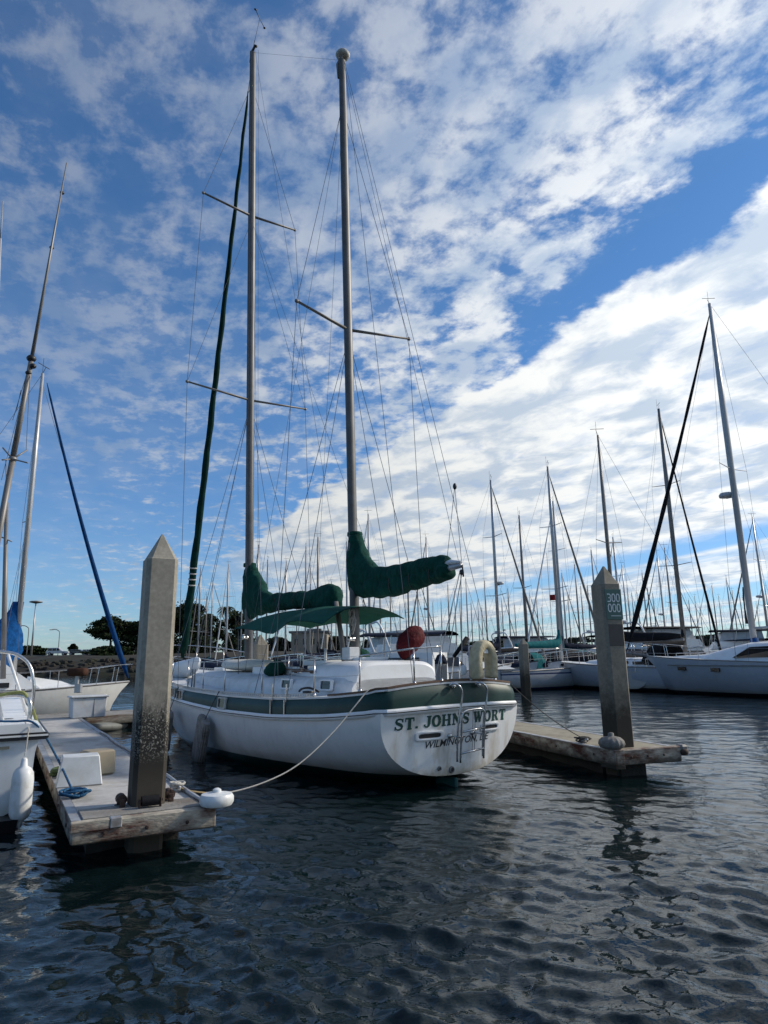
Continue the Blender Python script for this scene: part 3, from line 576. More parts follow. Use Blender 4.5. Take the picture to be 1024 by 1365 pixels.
# furled headsail on the forestay
fb,ft=Vector((12.35,0,2.15)),Vector((8.0,.36,19.3)); pts=[];rs=[]
for i in range(41):
    t=i/40; p=fb.lerp(ft,t)+Vector((0,0,-.25*4*t*(1-t))); pts.append(p+Vector((.01*math.sin(i*2.1),.01*math.cos(i*1.7),0))); rs.append((.088*(1-t)**.8+.036)*(1+.08*math.sin(i*1.9))*(1 if .01<t<.985 else .4))
mb=MB(); mb.tube(pts,rs,10); fs=mb.build('furled_headsail','greend',k,True)
mb=MB(); 
for t,dx in((.145,0),(.155,.02),(.135,-.01),(.165,.015)): 
    c=fb.lerp(ft,t); ax=(ft-fb).normalized(); mb.lathe(c-ax*.02+Vector((0,0,-.12)),[(.115,0),(.13,.02),(.115,.04)],12,axis=ax)
mb.build('furling_ties','rope',fs,True)
wirep('forestay_end',ft,MT0+Vector((.05,0,-.5)),.012)
wirep('inner_stay',on(MB0,MT0,9.0),Vector((11.1,.1,1.75)),.006)
# sail covers: stack + boom roll
def cover(pts,rad,name,m,parent=k,n=18,seed=1):
    """pts/rad along the run, rad=(half width, half height)"""
    P0=catrom(pts,7); Rr=catrom([(a,b,0) for a,b in rad],7); rnd=random.Random(seed); rings=[];N=len(P0)
    for i,p in enumerate(P0):
        t=(P0[min(i+1,N-1)]-P0[max(i-1,0)]).normalized(); u=Vector((0,1,0)); w_=t.cross(u).normalized(); a,b=Rr[i].x,Rr[i].y
        ring=[]
        for j in range(n):
            th=2*PI*j/n; wr=1+.07*mnoise.noise(Vector((p.x*3.1,p.z*3.1+seed,th*1.6)))*2+.035*math.sin(th*3+i*.55+seed)+.03*math.sin(i*1.3+seed)
            ring.append(p+u*(a*math.cos(th)*wr)+w_*(b*math.sin(th)*wr))
        rings.append(ring)
    mb=MB(); mb.loft(rings,True,True); return mb.build(name,m,parent,True)
def slice_cover(tab,name,m,seed,x0off=0.):
    """tab rows: x, z top, z bottom, half width"""
    rnd=random.Random(seed); rows=[]; T=catrom([(a,b_,c_) for a,b_,c_,d_ in tab],6); Wd_=catrom([(d_,0,0) for a,b_,c_,d_ in tab],6); n=26
    for i,p in enumerate(T):
        x,zt,zb=p.x,p.y,p.z; hw=Wd_[i].x; ring=[]
        for j in range(n):
            a=2*PI*j/n; sx,sz=math.sin(a),math.cos(a); zc_=(zt+zb)/2; hh=(zt-zb)/2
            z=zc_+hh*sz; nn=mnoise.noise(Vector((x*5+seed,z*5,a)))*.12+mnoise.noise(Vector((x*1.6+z*2.5,z*1.2-x*2.2,seed+a*.7)))*.22
            fold=.09*math.sin((x*9+z*13)+3*mnoise.noise(Vector((x*2,z*2,seed))))+.05*math.sin(x*23-z*17+seed)
            y=hw*math.copysign(abs(sx)**.8,sx)*(1+nn+fold); ring.append(Vector((x+.02*nn,y,z+.05*mnoise.noise(Vector((x*4,sz*2,seed+5)))+(.015*math.sin(x*11+seed)))))
        rows.append(ring)
    mb=MB(); mb.loft(rows,True,True); return mb.build(name,m,k,True,auto=70)
mc=slice_cover([(8.0,4.38,3.14,.05),(7.93,4.48,3.06,.12),(7.80,4.52,3.04,.18),(7.62,4.50,3.06,.19),(7.5,4.42,3.10,.2),(7.35,4.22,3.12,.21),(7.12,4.02,3.15,.21),(6.9,3.76,3.16,.21),(6.6,3.64,3.17,.2),(6.1,3.60,3.18,.19),(5.2,3.57,3.17,.18),(4.6,3.53,3.12,.18),(4.25,3.58,3.02,.2),(3.9,3.60,2.95,.2),(3.6,3.56,2.95,.19),(3.5,3.45,3.0,.12)],'main_sail_cover','green',3)
def ties(par,xs3,zt,zb,hw):
    for x in xs3:
        mb=MB(); t_=zt(x)+.012; b_=zb(x)-.012; mb.tube([Vector((x+.01*math.sin(a*3),(hw+.014)*math.copysign(abs(math.sin(a))**.8,math.sin(a)),(t_+b_)/2+(t_-b_)/2*math.cos(a))) for a in[2*PI*q/24 for q in range(25)]],.007,5); mb.build('cover_tie','roped',par)
mb=MB(); mb.lathe((7.78,.0,4.44),[(.165,0),(.175,.02),(.17,.09),(.15,.1)],18); mb.build('collar','green',mc,True)
zc_o=slice_cover([(3.05,4.40,3.5,.04),(3.0,4.54,3.34,.11),(2.88,4.56,3.27,.17),(2.72,4.52,3.24,.18),(2.60,4.30,3.22,.19),(2.45,4.06,3.2,.19),(2.25,3.86,3.18,.19),(1.95,3.66,3.16,.18),(1.6,3.58,3.16,.175),(1.1,3.58,3.2,.17),(.6,3.60,3.26,.17),(.25,3.61,3.29,.17),(.05,3.60,3.30,.16),(-.02,3.56,3.36,.11)],'mizzen_sail_cover','green',8)
mb=MB(); mb.lathe((2.86,.0,4.5),[(.15,0),(.16,.02),(.155,.08),(.13,.09)],18); mb.build('collar','green',zc_o,True)
ties(mc,(6.0,5.1,4.4),lambda x:3.55 if x>4.5 else 3.53,lambda x:3.17 if x>4.5 else 3.06,.185); ties(zc_o,(1.5,.9,.35),lambda x:3.565,lambda x:lerp(3.29,3.17,(x-.3)/1.3),.17)
mb=MB(); mb.tube([(7.5,0,3.3),(3.62,0,3.2)],.06,10); mb.build('main_boom','alud',k,True)
cover([(2.86,0,4.50),(2.82,0,4.42),(2.80,0,4.28),(2.72,0,4.0),(2.58,0,3.74),(2.2,0,3.58),(1.6,0,3.56),(1.0,0,3.57),(.5,0,3.58),(.2,0,3.57),(.05,0,3.54)],
      [(.13,.12),(.17,.15),(.15,.17),(.19,.24),(.2,.30),(.18,.24),(.17,.18),(.17,.18),(.18,.185),(.165,.18),(.14,.15)],'mizzen_sail_cover','green',seed=8)
mb=MB(); mb.tube([(2.7,0,3.45),(.1,0,3.5),(-.3,0,3.52)],[.06,.06,.045],10); zb=mb.build('mizzen_boom','alub',k,True)
mb=MB(); mb.tube([(.12,0,3.54),(-.05,0,3.6),(-.3,.02,3.57)],[.1,.07,.035],8,squash=(1,.7)); mb.build('sail_foot','dockw',zb,True)
mb=MB(); 
for a in((-.32,0,3.52),): mb.tube([a,(-.34,0,3.42),(-.36,.02,3.32)],.015,6); mb.ell((-.3,0,3.4),(.05,.03,.05),8,6)
mb.build('boom_end_block','black',zb,True)
# mizzen sheet
for a,b in(((-.28,.02,3.4),(.05,.35,1.7)),((-.26,-.02,3.4),(.05,-.25,1.7)),((-.3,0,3.36),(.1,.1,1.7))): wirep('mizzen_sheet',Vector(a),Vector(b),.008,'rope')
# main boom end strut (grey spar leaning against the boom) and coiled halyards on the mizzen
mb=MB(); mb.tube([(3.5,.05,3.2),(3.15,.05,1.85)],[.055,.075],8,squash=(1,.6)); mb.build('boom_prop','alud',k,True)
mb=MB(); rnd=random.Random(4)
for i in range(9):
    a=rnd.uniform(-.6,1.2); c=on(ZB0,ZT0,2.75)+Vector((-.05+.03*math.sin(i),.09,rnd.uniform(-.12,.12)))
    mb.tube([c+Vector((.09*math.cos(t)*math.cos(a),.02*math.sin(t*2),.16*math.sin(t))) for t in [2*PI*q/12 for q in range(13)]],.009,5)
mb.build('coiled_halyard','rope',mizm,True)
for (nm,c,rr_) in (('winch',(7.58,.12,2.6),.06),('winch',(2.76,.11,2.4),.055)):
    mb=MB(); mb.lathe(c,[(rr_,0),(rr_*.7,.04),(rr_*.7,.1),(rr_,.12)],12,axis=(0,1,0)); mb.build(nm,'steel',mainm if c[0]>5 else mizm,True)
# cockpit awning: cambered sheet with a drooped edge and tube bows
aw=MB(); rows=[]; nx,ny=26,20
for i in range(nx+1):
    x=lerp(2.5,6.4,i/nx); r=[]; zc0=smooth_tab([(2.5,3.02),(3.5,3.12),(5.0,3.13),(5.7,3.10),(6.2,2.98),(6.4,2.86)],x); dr=smooth_tab([(2.5,.36),(3.2,.28),(3.6,.36),(4.1,.62),(4.7,.50),(5.6,.38),(6.2,.22),(6.4,.12)],x)
    for j in range(ny+1):
        q=-1+2*j/ny; z=zc0-dr*(abs(q)**2.2)*(1 if q>0 else .6)+.012*mnoise.noise(Vector((x*3,q*3,1)))*2
        r.append(Vector((x,q*interp([(2.5,1.0),(3.5,1.18),(6.0,1.15),(6.4,1.05)],x),z)))
    rows.append(r)
up=[p for r in rows for p in r]; W_=ny+1
aw.loft(rows,closed=False); aw.loft([[p+Vector((0,0,-.012)) for p in r] for r in rows],closed=False)
awn=aw.build('awning','green2',k,True)
for x,y,zt in((4.1,1.1,2.5),(3.3,-1.1,2.8),(6.2,1.0,2.7),(6.2,-1.0,2.7)):
    mb=MB(); mb.tube([(x+.05,y*.95,1.7),(x,y,zt)],.010,6); mb.build('awning_post','alud',awn,True)
# stanchions, lifelines, pulpit and pushpit
def rail(sgn):
    xs2=[1.65,3.35,4.9,6.02,7.03,8.6,10.2]; tops=[]
    for x in xs2:
        b=Vector((x,sgn*(bm_(x)-.1),cap_(x)+.02)); t=b+Vector((0,0,.62)); tops.append(t)
        mb=MB(); mb.tube([b,t],.013,8); mb.lathe(b,[(.035,0),(.035,.02),(.016,.06)],8); mb.build('stanchion','steel',k,True)
    return tops
PT=rail(1);SB=rail(-1)
stern=[Vector((.55,1.5,1.50)),Vector((-.02,.85,1.60)),Vector((-.08,.33,1.63)),Vector((-.08,-.3,1.63)),Vector((-.02,-.95,1.60)),Vector((.55,-1.5,1.50))]
tops=[]
for i,b in enumerate(stern):
    t=b+Vector((0,0,.56)); tops.append(t); mb=MB(); mb.tube([b,t],.014,8); mb.lathe(b,[(.035,0),(.035,.02),(.016,.06)],8); mb.build('stanchion','steel',k,True)
mb=MB(); mb.tube(catrom(tops[:2],4),.014,8); mb.tube(catrom(tops[1:3],4),.014,8); mb.tube(catrom([Vector((-.08,-.3,2.19)),tops[4],tops[5]],5),.014,8); mb.build('pushpit_rail','steel',k,True)
for T in([tops[0]]+PT,[tops[5]]+SB):
    for dz in(0,-.3):
        mb=MB()
        for a,b in zip(T,T[1:]): mb.tube(sag(a+Vector((0,0,dz)),b+Vector((0,0,dz)),.012,6),.004,5)
        mb.build('lifeline','alub',k)
mb=MB()
for sg in(1,-1):
    mb.tube(catrom([PT[-1]*1 if sg>0 else SB[-1]*1,(11.4,sg*.85,2.42),(12.5,sg*.38,2.52),(13.0,0,2.55)],6),.014,8)
    mb.tube(catrom([(11.2,sg*.9,2.0),(12.3,sg*.42,2.14),(12.8,0,2.2)],5),.012,8)
    for x,y in((11.3,.88),(12.3,.42)): mb.tube([(x,sg*y,1.72),(x,sg*y,2.44)],.013,8)
mb.build('bow_pulpit','steel',k,True)
# grab rail posts near the shrouds
for x in(6.75,6.9):
    mb=MB(); mb.tube([(x,1.8,1.4),(x,1.78,1.85)],.016,8); mb.build('pin_rail_post','alud',k,True)
# rudder / skeg seen just under the counter
mb=MB(); mb.box((.25,0,-.33),(.5,.07,.9),bev=.02); mb.build('rudder','rudg',k)
mb=MB(); mb.box((1.95,1.62,1.46),(.22,.1,.05)); mb.tube(catrom([(1.8,1.5,1.47),(2.0,1.55,1.53),(2.15,1.62,1.52),(2.3,1.6,1.47)],4),.02,6); mb.build('deck_cleat','black',k,True)
# ------------------------------------------------------------------ things carried by the ketch
def K(v): return KW(*v)
# horseshoe buoy on the pushpit
hb=MB(); pts=[]
shape=[(-.205,.0),(-.225,.14),(-.225,.30),(-.19,.43),(-.10,.52),(.0,.55),(.10,.52),(.19,.43),(.225,.30),(.225,.14),(.205,.0)]
c0=Vector((-.2,-.51,1.66)); line=[c0+Vector((.0,a*.78,b)) for a,b in shape]
pp=catrom(line,5); rings=[];N=len(pp)
for i,p in enumerate(pp):
    t=(pp[min(i+1,N-1)]-pp[max(i-1,0)]).normalized(); u=Vector((1,0,0)); w_=t.cross(u).normalized(); e=1 if 0<i<N-1 else .85
    wr=1+.02*math.sin(i*2.3)
    rings.append([p+u*(.115*e*math.copysign(abs(math.cos(a))**.6,math.cos(a)))+w_*(.080*wr*e*math.copysign(abs(math.sin(a))**.6,math.sin(a))) for a in [2*PI*q/16 for q in range(16)]])
hb.loft([[K(p) for p in r] for r in rings],True,True)
b_=hb.build('horseshoe_buoy','cream',None,True,label='cream horseshoe life buoy hung on the stern rail above the name lettering',cat='life buoy')
mb=MB(); f=Vector((-.8*0,0,0)); mb.box(K((-.27,-.51,2.12)),(.09,.02,.1),ax=((KW(0,1,0)-KW(0,0,0)),(KW(1,0,0)-KW(0,0,0)),(0,0,1))); mb.build('white_tag','fendw',b_)
# red covered outboard on the rail
def blob(cen,fn,n=20,m=14):
    mb=MB(); rings=[]
    for i in range(m+1):
        th=PI*i/m; th=min(max(th,.03),PI-.03); rings.append([K(fn(math.sin(th)*math.cos(2*PI*q/n),math.sin(th)*math.sin(2*PI*q/n),math.cos(th))+Vector(cen)) for q in range(n)])
    mb.loft(rings,True,True); return mb
def redfn(x,y,z):
    f=1+.10*mnoise.noise(Vector((x*1.5,y*1.5,z*1.5)))+.10*mnoise.noise(Vector((x*5,y*5,z*5)))+.03*math.sin(math.atan2(y,x)*9+z*3)
    w_=.28*(1-.42*max(0,-z)**1.2)
    return Vector((x*w_*.8*f,y*w_*f-(.15*(z+.2)),z*.32*f*(1+.12*y)))
ro=blob((1.9,-.60,2.31),redfn).build('outboard_motor','maroon',None,True,label='outboard motor under a dark red cover standing on the aft cabin top',cat='outboard motor')
mb=MB(); mb.box(K((1.9,-.57,1.99)),(.14,.16,.12),bev=.02); mb.build('motor_leg','black',ro,True)
# dark knitted covered post on the quarter
mb=MB(); mb.lathe(K((.12,.16,1.55)),[(.075,0),(.095,.08),(.10,.2),(.105,.34),(.10,.36)],14); fo=mb.build('rail_fender','fendg',None,True,label='dark stubby fender with a black cap on the stern deck left of the buoy',cat='fender')
mb=MB(); mb.lathe(K((.12,.16,1.91)),[(.105,0),(.1,.06),(.06,.14),(.02,.16)],14); mb.build('cap','navy',fo,True)
mb=MB(); mb.tube([K((.06,-.08,2.02)),K((.0,-.35,2.33))],[.03,.045],10); mb.build('horn','blackc',None,True,label='short black tube clamped at an angle on the stern rail left of the buoy',cat='tube')
# fishing light
mb=MB(); mb.lathe((-.02,-.22,1.72),[(.03,0),(.055,.04),(.05,.13),(.03,.16)],12); mb.build('stern_light','fendw',k,True)
# white kayak lashed at the bow
def canoe(c0,c1,w_,h_,m,name,label,cat,flip=False,seat=False):
    c0,c1=Vector(c0),Vector(c1); Lh=(c1-c0); X=Lh.normalized(); Y=Vector((0,0,1)).cross(X).normalized(); Z=X.cross(Y); mb=MB(); rings=[]
    for i in range(17):
        t=i/16; a=max(.03,math.sin(PI*t)**.6); c=c0+Lh*t+Z*(.10*(2*t-1)**4)
        rings.append([c+Y*(w_/2*a*math.cos(q))+Z*(h_/2*a**.5*math.sin(q)*(1 if (math.sin(q)<0)!=flip else .55)) for q in [2*PI*j/18 for j in range(18)]])
    mb.loft(rings,True,True); return mb.build(name,m,None,True,label=label,cat=cat)
canoe(K((11.3,.95,1.72)),K((9.0,.80,2.0)),.66,.62,'white','kayak','white kayak lashed on the foredeck of the ketch beside the big piling','kayak')
# upturned dinghy on the cabin top
canoe(K((8.3,.35,1.9)),K((5.9,.25,1.86)),1.0,.36,'ivory','dinghy','cream upturned dinghy stowed on the cabin top under the green awning','dinghy',flip=True)
g=blob((4.45,.95,1.86),lambda x,y,z:Vector((x*.24*(1.15-z*.45)*(1+.25*mnoise.noise(Vector((x*2,y*2,z*3))))-.08*z,y*.18*(1.1-z*.4),z*.18*(1+.2*mnoise.noise(Vector((x*2,y*2,7))))))).build('canvas_bag','green',None,True,label='crumpled green canvas bundle on the cabin top beside the cream dinghy',cat='bundle')
g=blob((3.6,-.5,2.08),lambda x,y,z:Vector((x*.35,y*.3,z*.16*(1+.2*math.sin(x*7))))).build('canvas_bag','green',None,True,label='low dark green folded canvas in the cockpit between the two masts',cat='bundle')
mb=MB(); mb.lathe(K((8.75,-.5,1.72)),[(.09,0),(.12,.1),(.115,1.0),(.06,1.1)],10); mb.build('rolled_canvas','blued',None,True,label='upright rolled blue canvas just left of the main mast foot',cat='canvas roll')
# hull fenders
def ribbed(top,bot,w_,th,name,m,label,nrm):
    top,bot=Vector(top),Vector(bot); ax=(bot-top).normalized(); nrm=Vector(nrm); X=ax.cross(nrm).normalized(); mb=MB(); rings=[]
    for i in range(15):
        t=i/14; e=1 if .06<t<.97 else .85; c=top.lerp(bot,t); r=[]
        for j in range(112):
            a=2*PI*j/112; rb=1+.045*math.cos(a*14); r.append(c+X*(w_/2*e*rb*math.copysign(abs(math.cos(a))**.55,math.cos(a)))+nrm*(th/2*e*rb*math.copysign(abs(math.sin(a))**.7,math.sin(a))))
        rings.append(r)
    mb.loft(rings,True,True); o=mb.build(name,m,None,True,auto=50,label=label,cat='fender',group='fenders hanging along the hull of the ketch'); return o
pn=(KW(0,1,0)-KW(0,0,0))
f1=ribbed(K((5.25,2.13,.86)),K((5.75,2.05,-.02)),.46,.18,'hull_fender','fendg','grey ribbed fender tilted against the white hull right of the big piling',pn)
mb=MB(); mb.tube([K((5.25,2.13,.84)),K((5.1,2.04,1.15)),K((4.95,1.96,1.42))],.009,5); mb.build('lanyard','roped',f1)
f2=ribbed(K((7.35,2.13,.92)),K((7.6,2.1,.05)),.3,.17,'hull_fender','fendg','dark ribbed fender half hidden behind the left piling at the ketch hull',pn)
mb=MB(); mb.tube([K((7.35,2.13,.9)),K((7.3,1.95,1.45))],.009,5); mb.build('lanyard','roped',f2)
# ------------------------------------------------------------------ docks and pilings
DZ=.45
def frame2(d): d=Vector((d[0],d[1],0)).normalized(); return d,Vector((-d.y,d.x,0.0))    # forward, left
def W(o,d,l,a,b,z): return Vector((o.x+d.x*a+l.x*b,o.y+d.y*a+l.y*b,z))
def obox(mb,o,fr,a0,a1,b0,b1,z0,z1,bev=0):
    d,l=fr; c=W(o,d,l,(a0+a1)/2,(b0+b1)/2,(z0+z1)/2); return mb.box(c,(abs(a1-a0),abs(b1-b0),z1-z0),ax=(d,l,Vector((0,0,1))),bev=bev)
def piling(base,rot,w_,ztop,name,m,label,zb=-1.2,zt=None,tipz=.32,lean=(0,0),sub=None):
    mb=MB(); ch=w_*.13; hw=w_/2
    def ring(s,z):
        pr=[(hw*s,-hw*s+ch*s),(hw*s,hw*s-ch*s),(hw*s-ch*s,hw*s),(-hw*s+ch*s,hw*s),(-hw*s,hw*s-ch*s),(-hw*s,-hw*s+ch*s),(-hw*s+ch*s,-hw*s),(hw*s-ch*s,-hw*s)]
        c,sn=math.cos(rot),math.sin(rot); return [Vector((c*x-sn*y+lean[0]*z,sn*x+c*y+lean[1]*z,z)) for x,y in pr]
    zs=[zb]+[zb+(ztop-tipz-zb)*i/14 for i in range(1,15)]
    mb.loft([ring(1,z) for z in zs],True,False); mb.loft([ring(1,ztop-tipz),ring(.93,ztop-tipz+.012),ring(.06,ztop)],True,True)
    return mb.build(name,m,None,label=label,cat='piling',loc=(base.x,base.y,0))
fl=frame2(G(140,975,DZ)-G(252,1047,DZ)); LO=G(97,1099,DZ); RO_=G(285,1075,DZ); Wl=(RO_-LO).dot(-fl[1])
def dock(name,label,o,fr,width,length,deckm,fasc=.22,ext=0.,float_in=.12,side=1):
    """o = front left corner; the dock runs forward along fr[0], its width to the right"""
    t=thing(name,label,'dock'); m=MB(); ns=int(length/1.83)
    for j in range(ns): obox(m,o,fr,.12+j*(length-.12)/ns+.006,.12+(j+1)*(length-.12)/ns-.006,-width+.09,-.09,DZ-.10,DZ,bev=.008)
    m.build('deck',deckm,t)
    for i,(b0,b1) in enumerate(((-.085,0.0),(-width,-width+.085))):
        m=MB(); n=max(1,int(length/3.2))
        for j in range(n): obox(m,o,fr,.10+j*(length-.1)/n+.008,.10+(j+1)*(length-.1)/n-.008,b0,b1,DZ-fasc,DZ-.012,bev=.012)
        m.build('side_board','woode',t)
        m=MB(); obox(m,o,fr,.1,length,b0-.004,b1+.004,DZ-.012,DZ+.006); m.build('edge_strip','galv',t)
    m=MB(); obox(m,o,fr,-.02,.10,-width-.01-ext,.01,DZ-fasc+.02,DZ+.012,bev=.015); m.build('end_board','woode',t)
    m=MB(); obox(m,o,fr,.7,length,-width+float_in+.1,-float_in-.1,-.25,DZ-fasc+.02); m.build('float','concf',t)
    for j in range(int(min(length,9)/1.2)):
        b=.004 if side>0 else -width-.004
        m=MB(); m.lathe(W(o,*fr,.6+j*1.2,.004,DZ-.12),[(.02,0),(.02,.008),(.01,.012)],8,axis=fr[1]); m.build('bolt_head','rust',t)
    for b in(-.3,-width+.3,-width/2): m=MB(); m.lathe(W(o,*fr,-.02,b,DZ-.11),[(.02,0),(.02,.008),(.01,.012)],8,axis=-fr[0]); m.build('bolt_head','rust',t)
    return t
ld_=dock('floating_dock','grey finger dock with a rusty brown end board and the big foreground piling',LO,fl,Wl,15.2,'deckd',ext=0)
# wooden transverse planks at the outer end
m=MB(); obox(m,LO,fl,.12,.62,-Wl+.1,-.1,DZ+.002,DZ+.02,bev=.006); m.build('end_plank','wood2',ld_)
m=MB(); obox(m,LO,fl,-.035,.03,-.34,.025,DZ-.08,DZ+.02,bev=.008); m.build('corner_bracket','woode',ld_)
m=MB(); obox(m,LO,fl,-.04,.06,-.46,-.345,DZ-.075,DZ+.024,bev=.008); m.build('bracket_plate','galv',ld_)
LP=G(198,1077,DZ)+fl[0]*.19
lrot=math.atan2(fl[0].y,fl[0].x)
pil=piling(Vector((LP.x,LP.y,0)),lrot,.36,3.53,'concrete_piling','conc','tall stained concrete piling with a pyramid top standing in the end of the left dock',lean=(.008,0))
# pile guide rollers
for a,b,horiz in((-.27,.0,1),(.0,.26,0),(.02,-.26,0)):
    c=LP+fl[0]*a+fl[1]*b; c.z=DZ; m=MB()
    if horiz: m.tube([c-fl[1]*.09+Vector((0,0,.09)),c+fl[1]*.09+Vector((0,0,.09))],.055,12)
    else: m.tube([c-fl[0]*.07+Vector((0,0,.09)),c+fl[0]*.07+Vector((0,0,.09))],.055,12)
    r_=m.build('pile_roller','blackc' if horiz else 'rust',ld_,True,auto=40)
    m=MB(); ax_=fl[1] if horiz else fl[0]
    for s_ in(-1,1):
        q=c+ax_*(.11*s_); m.box(q+Vector((0,0,.055)),(.016,.06,.11),ax=(ax_,ax_.cross(Vector((0,0,1))),Vector((0,0,1))),bev=.006)
    m.box(c+Vector((0,0,.012)),(.26,.10,.014),ax=(ax_,ax_.cross(Vector((0,0,1))),Vector((0,0,1)))); m.tube([c-ax_*.13+Vector((0,0,.09)),c+ax_*.13+Vector((0,0,.09))],.015,8); m.build('roller_bracket','rust',r_)
# corner wheel
wc=W(LO,*fl,.02,-Wl-.02,DZ+.02)
m=MB(); m.lathe(wc,[(.1,-.02),(.165,.0),(.185,.03),(.185,.085),(.165,.115),(.08,.13),(.05,.135),(.045,.16),(.02,.175)],28); m.build('corner_wheel','fendw',ld_,True,auto=38)
# dock hose along the right edge
m=MB(); m.tube(catrom([W(LO,*fl,a,-Wl+.06+.02*math.sin(a*2),DZ+.03) for a in[.15+.5*i for i in range(20)]],3),.022,6); m.build('water_pipe','galv',ld_,True)
# cleat and knotted line
cc=W(LO,*fl,1.15,-Wl+.16,DZ)
m=MB(); m.tube([cc+fl[0]*-.13+Vector((0,0,.075)),cc+Vector((0,0,.06)),cc+fl[0]*.13+Vector((0,0,.075))],.018,8); m.box(cc+Vector((0,0,.03)),(.1,.05,.06)); m.build('cleat','galv',ld_,True)
def coil(c,R0,turns,r,name,m,label,cat='rope',flat=.35,seed=1,spread=.3):
    rnd=random.Random(seed); pts=[]; n=int(turns*14)
    for i in range(n):
        a=2*PI*i/14; rr=R0*(.62+.34*math.sin(a*.37+seed)*math.cos(a*.23)); pts.append(Vector(c)+Vector((rr*math.cos(a)+spread*R0*math.sin(a*.21),rr*flat*2*math.sin(a)+spread*R0*math.cos(a*.17),r*1.2+R0*.22*(1+math.sin(a*.61+seed)))))
    mb=MB(); mb.tube(catrom(pts,3),r,6); return mb.build(name,m,None,True,label=label,cat=cat)
k1=coil(cc+Vector((0,0,.05)),.09,5,.016,'mooring_rope','rope','knot of white mooring rope round the cleat right of the big piling',flat=.5,seed=3)
# long mooring line from that cleat to the port quarter of the ketch
A_=cc+Vector((.02,0,.06)); Bq=KW(.25,1.60,1.5)
L1=catrom([A_,A_+Vector((.16,.03,-.06)),A_.lerp(Bq,.22)-Vector((0,0,.37)),A_.lerp(Bq,.42)-Vector((0,0,.50)),A_.lerp(Bq,.6)-Vector((0,0,.50)),A_.lerp(Bq,.8)-Vector((0,0,.31)),Bq,Bq+Vector((.08,.12,.04))],7)
m=MB(); m.tube(L1,.010,7); ml=m.build('mooring_line','rope',None,True,label='long sagging white line from the left dock cleat up to the ketch quarter',cat='mooring line')
m=MB(); m.tube(L1[:11],.0112,7); m.build('chafe_guard','ropet',ml,True)
# boxes on the left dock
def tbox(c,fr,wx,wy,h_,tp,name,m,label,cat,rz=0.,bev=.025,z0=DZ):
    d,l=fr; c=Vector((c.x,c.y,z0+h_/2+.004)); R2=Matrix.Rotation(rz,3,'Z'); d=R2@d; l=R2@l
    mb=MB(); mb.box(c,(wy,wx,h_),ax=(d,l,Vector((0,0,1))),taper=tp,bev=bev); return mb.build(name,m,None,True,auto=35,label=label,cat=cat),c,d,l
bx=G(107,1049,DZ)+fl[0]*.22
st_,c_,d_,l_=tbox(bx,fl,.56,.42,.37,.80,'dock_step','dockw','white tapered fibreglass boarding step on the left dock near the blue rope','dock step',rz=-.05,bev=.012)
m=MB(); m.box(c_+Vector((0,0,-.19)),(.45,.54,.02),ax=(d_,l_,Vector((0,0,1)))); m.build('base_flange','alud',st_)
tbox(G(131,1036,DZ)+fl[0]*.25,fl,.42,.34,.34,.94,'storage_bin','beige','small beige plastic bin behind the white boarding step','bin',rz=.3)
coil(G(78,1036,DZ)+fl[0]*.1,.13,3,.03,'garden_hose','bag','coil of olive green hose on the left dock edge beside the white step','hose',flat=.5,seed=7)
rc=coil(G(101,1063,DZ),.17,9,.013,'blue_rope','ropeb','heap of blue rope on the left dock in front of the white step','rope',flat=.4,seed=5)
bxc=G(117,957,DZ)+fl[0]*.25
db,c_,d_,l_=tbox(bxc,fl,.92,.55,.58,1.06,'dock_box','dockw','white wooden dock box with an overhanging lid at the far end of the left dock','dock box',rz=.1)
m=MB(); m.box(c_+Vector((0,0,.315)),(.68,1.06,.05),ax=(d_,l_,Vector((0,0,1))),bev=.015); m.build('lid','dockw',db)
m=MB(); m.box(c_-d_*.285-l_*.12,(.012,.012,.5),ax=(d_,l_,Vector((0,0,1)))); m.build('hasp_strap','rust',db)
# main walkway behind the boats
wf=frame2((.84,.54,0)); WO=Vector((-16.5,18.0,0))
mw=thing('main_walkway','grey main walkway crossing behind the left dock and the bow of the ketch','dock')
m=MB(); obox(m,WO,wf,0,17.5,-1.0,1.0,DZ-.1,DZ-.006,bev=.01); m.build('deck','wood2',mw)
m=MB(); obox(m,WO,wf,0,17.5,-1.09,-1.0,DZ-.25,DZ+.0); obox(m,WO,wf,0,17.5,1.0,1.09,DZ-.25,DZ+.0); m.build('side_board','wood',mw)
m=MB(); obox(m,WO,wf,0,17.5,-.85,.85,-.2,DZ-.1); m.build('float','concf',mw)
# right dock
fr_=frame2(G(665,970,DZ)-G(822,1000,DZ)); ROr=G(820,1001,DZ); wr_=1.25
rd=dock('floating_dock','buff topped finger dock with a rusty corner running behind the ketch to the numbered piling',ROr,fr_,wr_,15.,'deckr',fasc=.26,ext=.06)
m=MB(); obox(m,ROr,fr_,-.03,.12,-.16,.03,DZ-.3,DZ+.016,bev=.01); obox(m,ROr,fr_,-.03,.4,-.02,.02,DZ-.3,DZ-.02,bev=.008); m.build('end_plate','woode',rd)
m=MB(); obox(m,ROr,fr_,-.05,.14,-wr_-.20,-wr_-.05,DZ-.12,DZ+.03,bev=.03); m.build('end_bracket','alud',rd)
m=MB(); m.lathe(W(ROr,*fr_,-.01,-wr_-.12,DZ-.1),[(.06,-.04),(.08,0),(.08,.03),(.06,.06)],16); m.build('roller','rust',rd,True)
m=MB(); m.box(W(ROr,*fr_,.42,-.5,-.05),(.4,.5,.45),ax=(fr_[0],fr_[1],Vector((0,0,1)))); m.build('corner_float','concf',rd)
bc=W(ROr,*fr_,.16,-.06,DZ+.01)
m=MB(); rings=[]
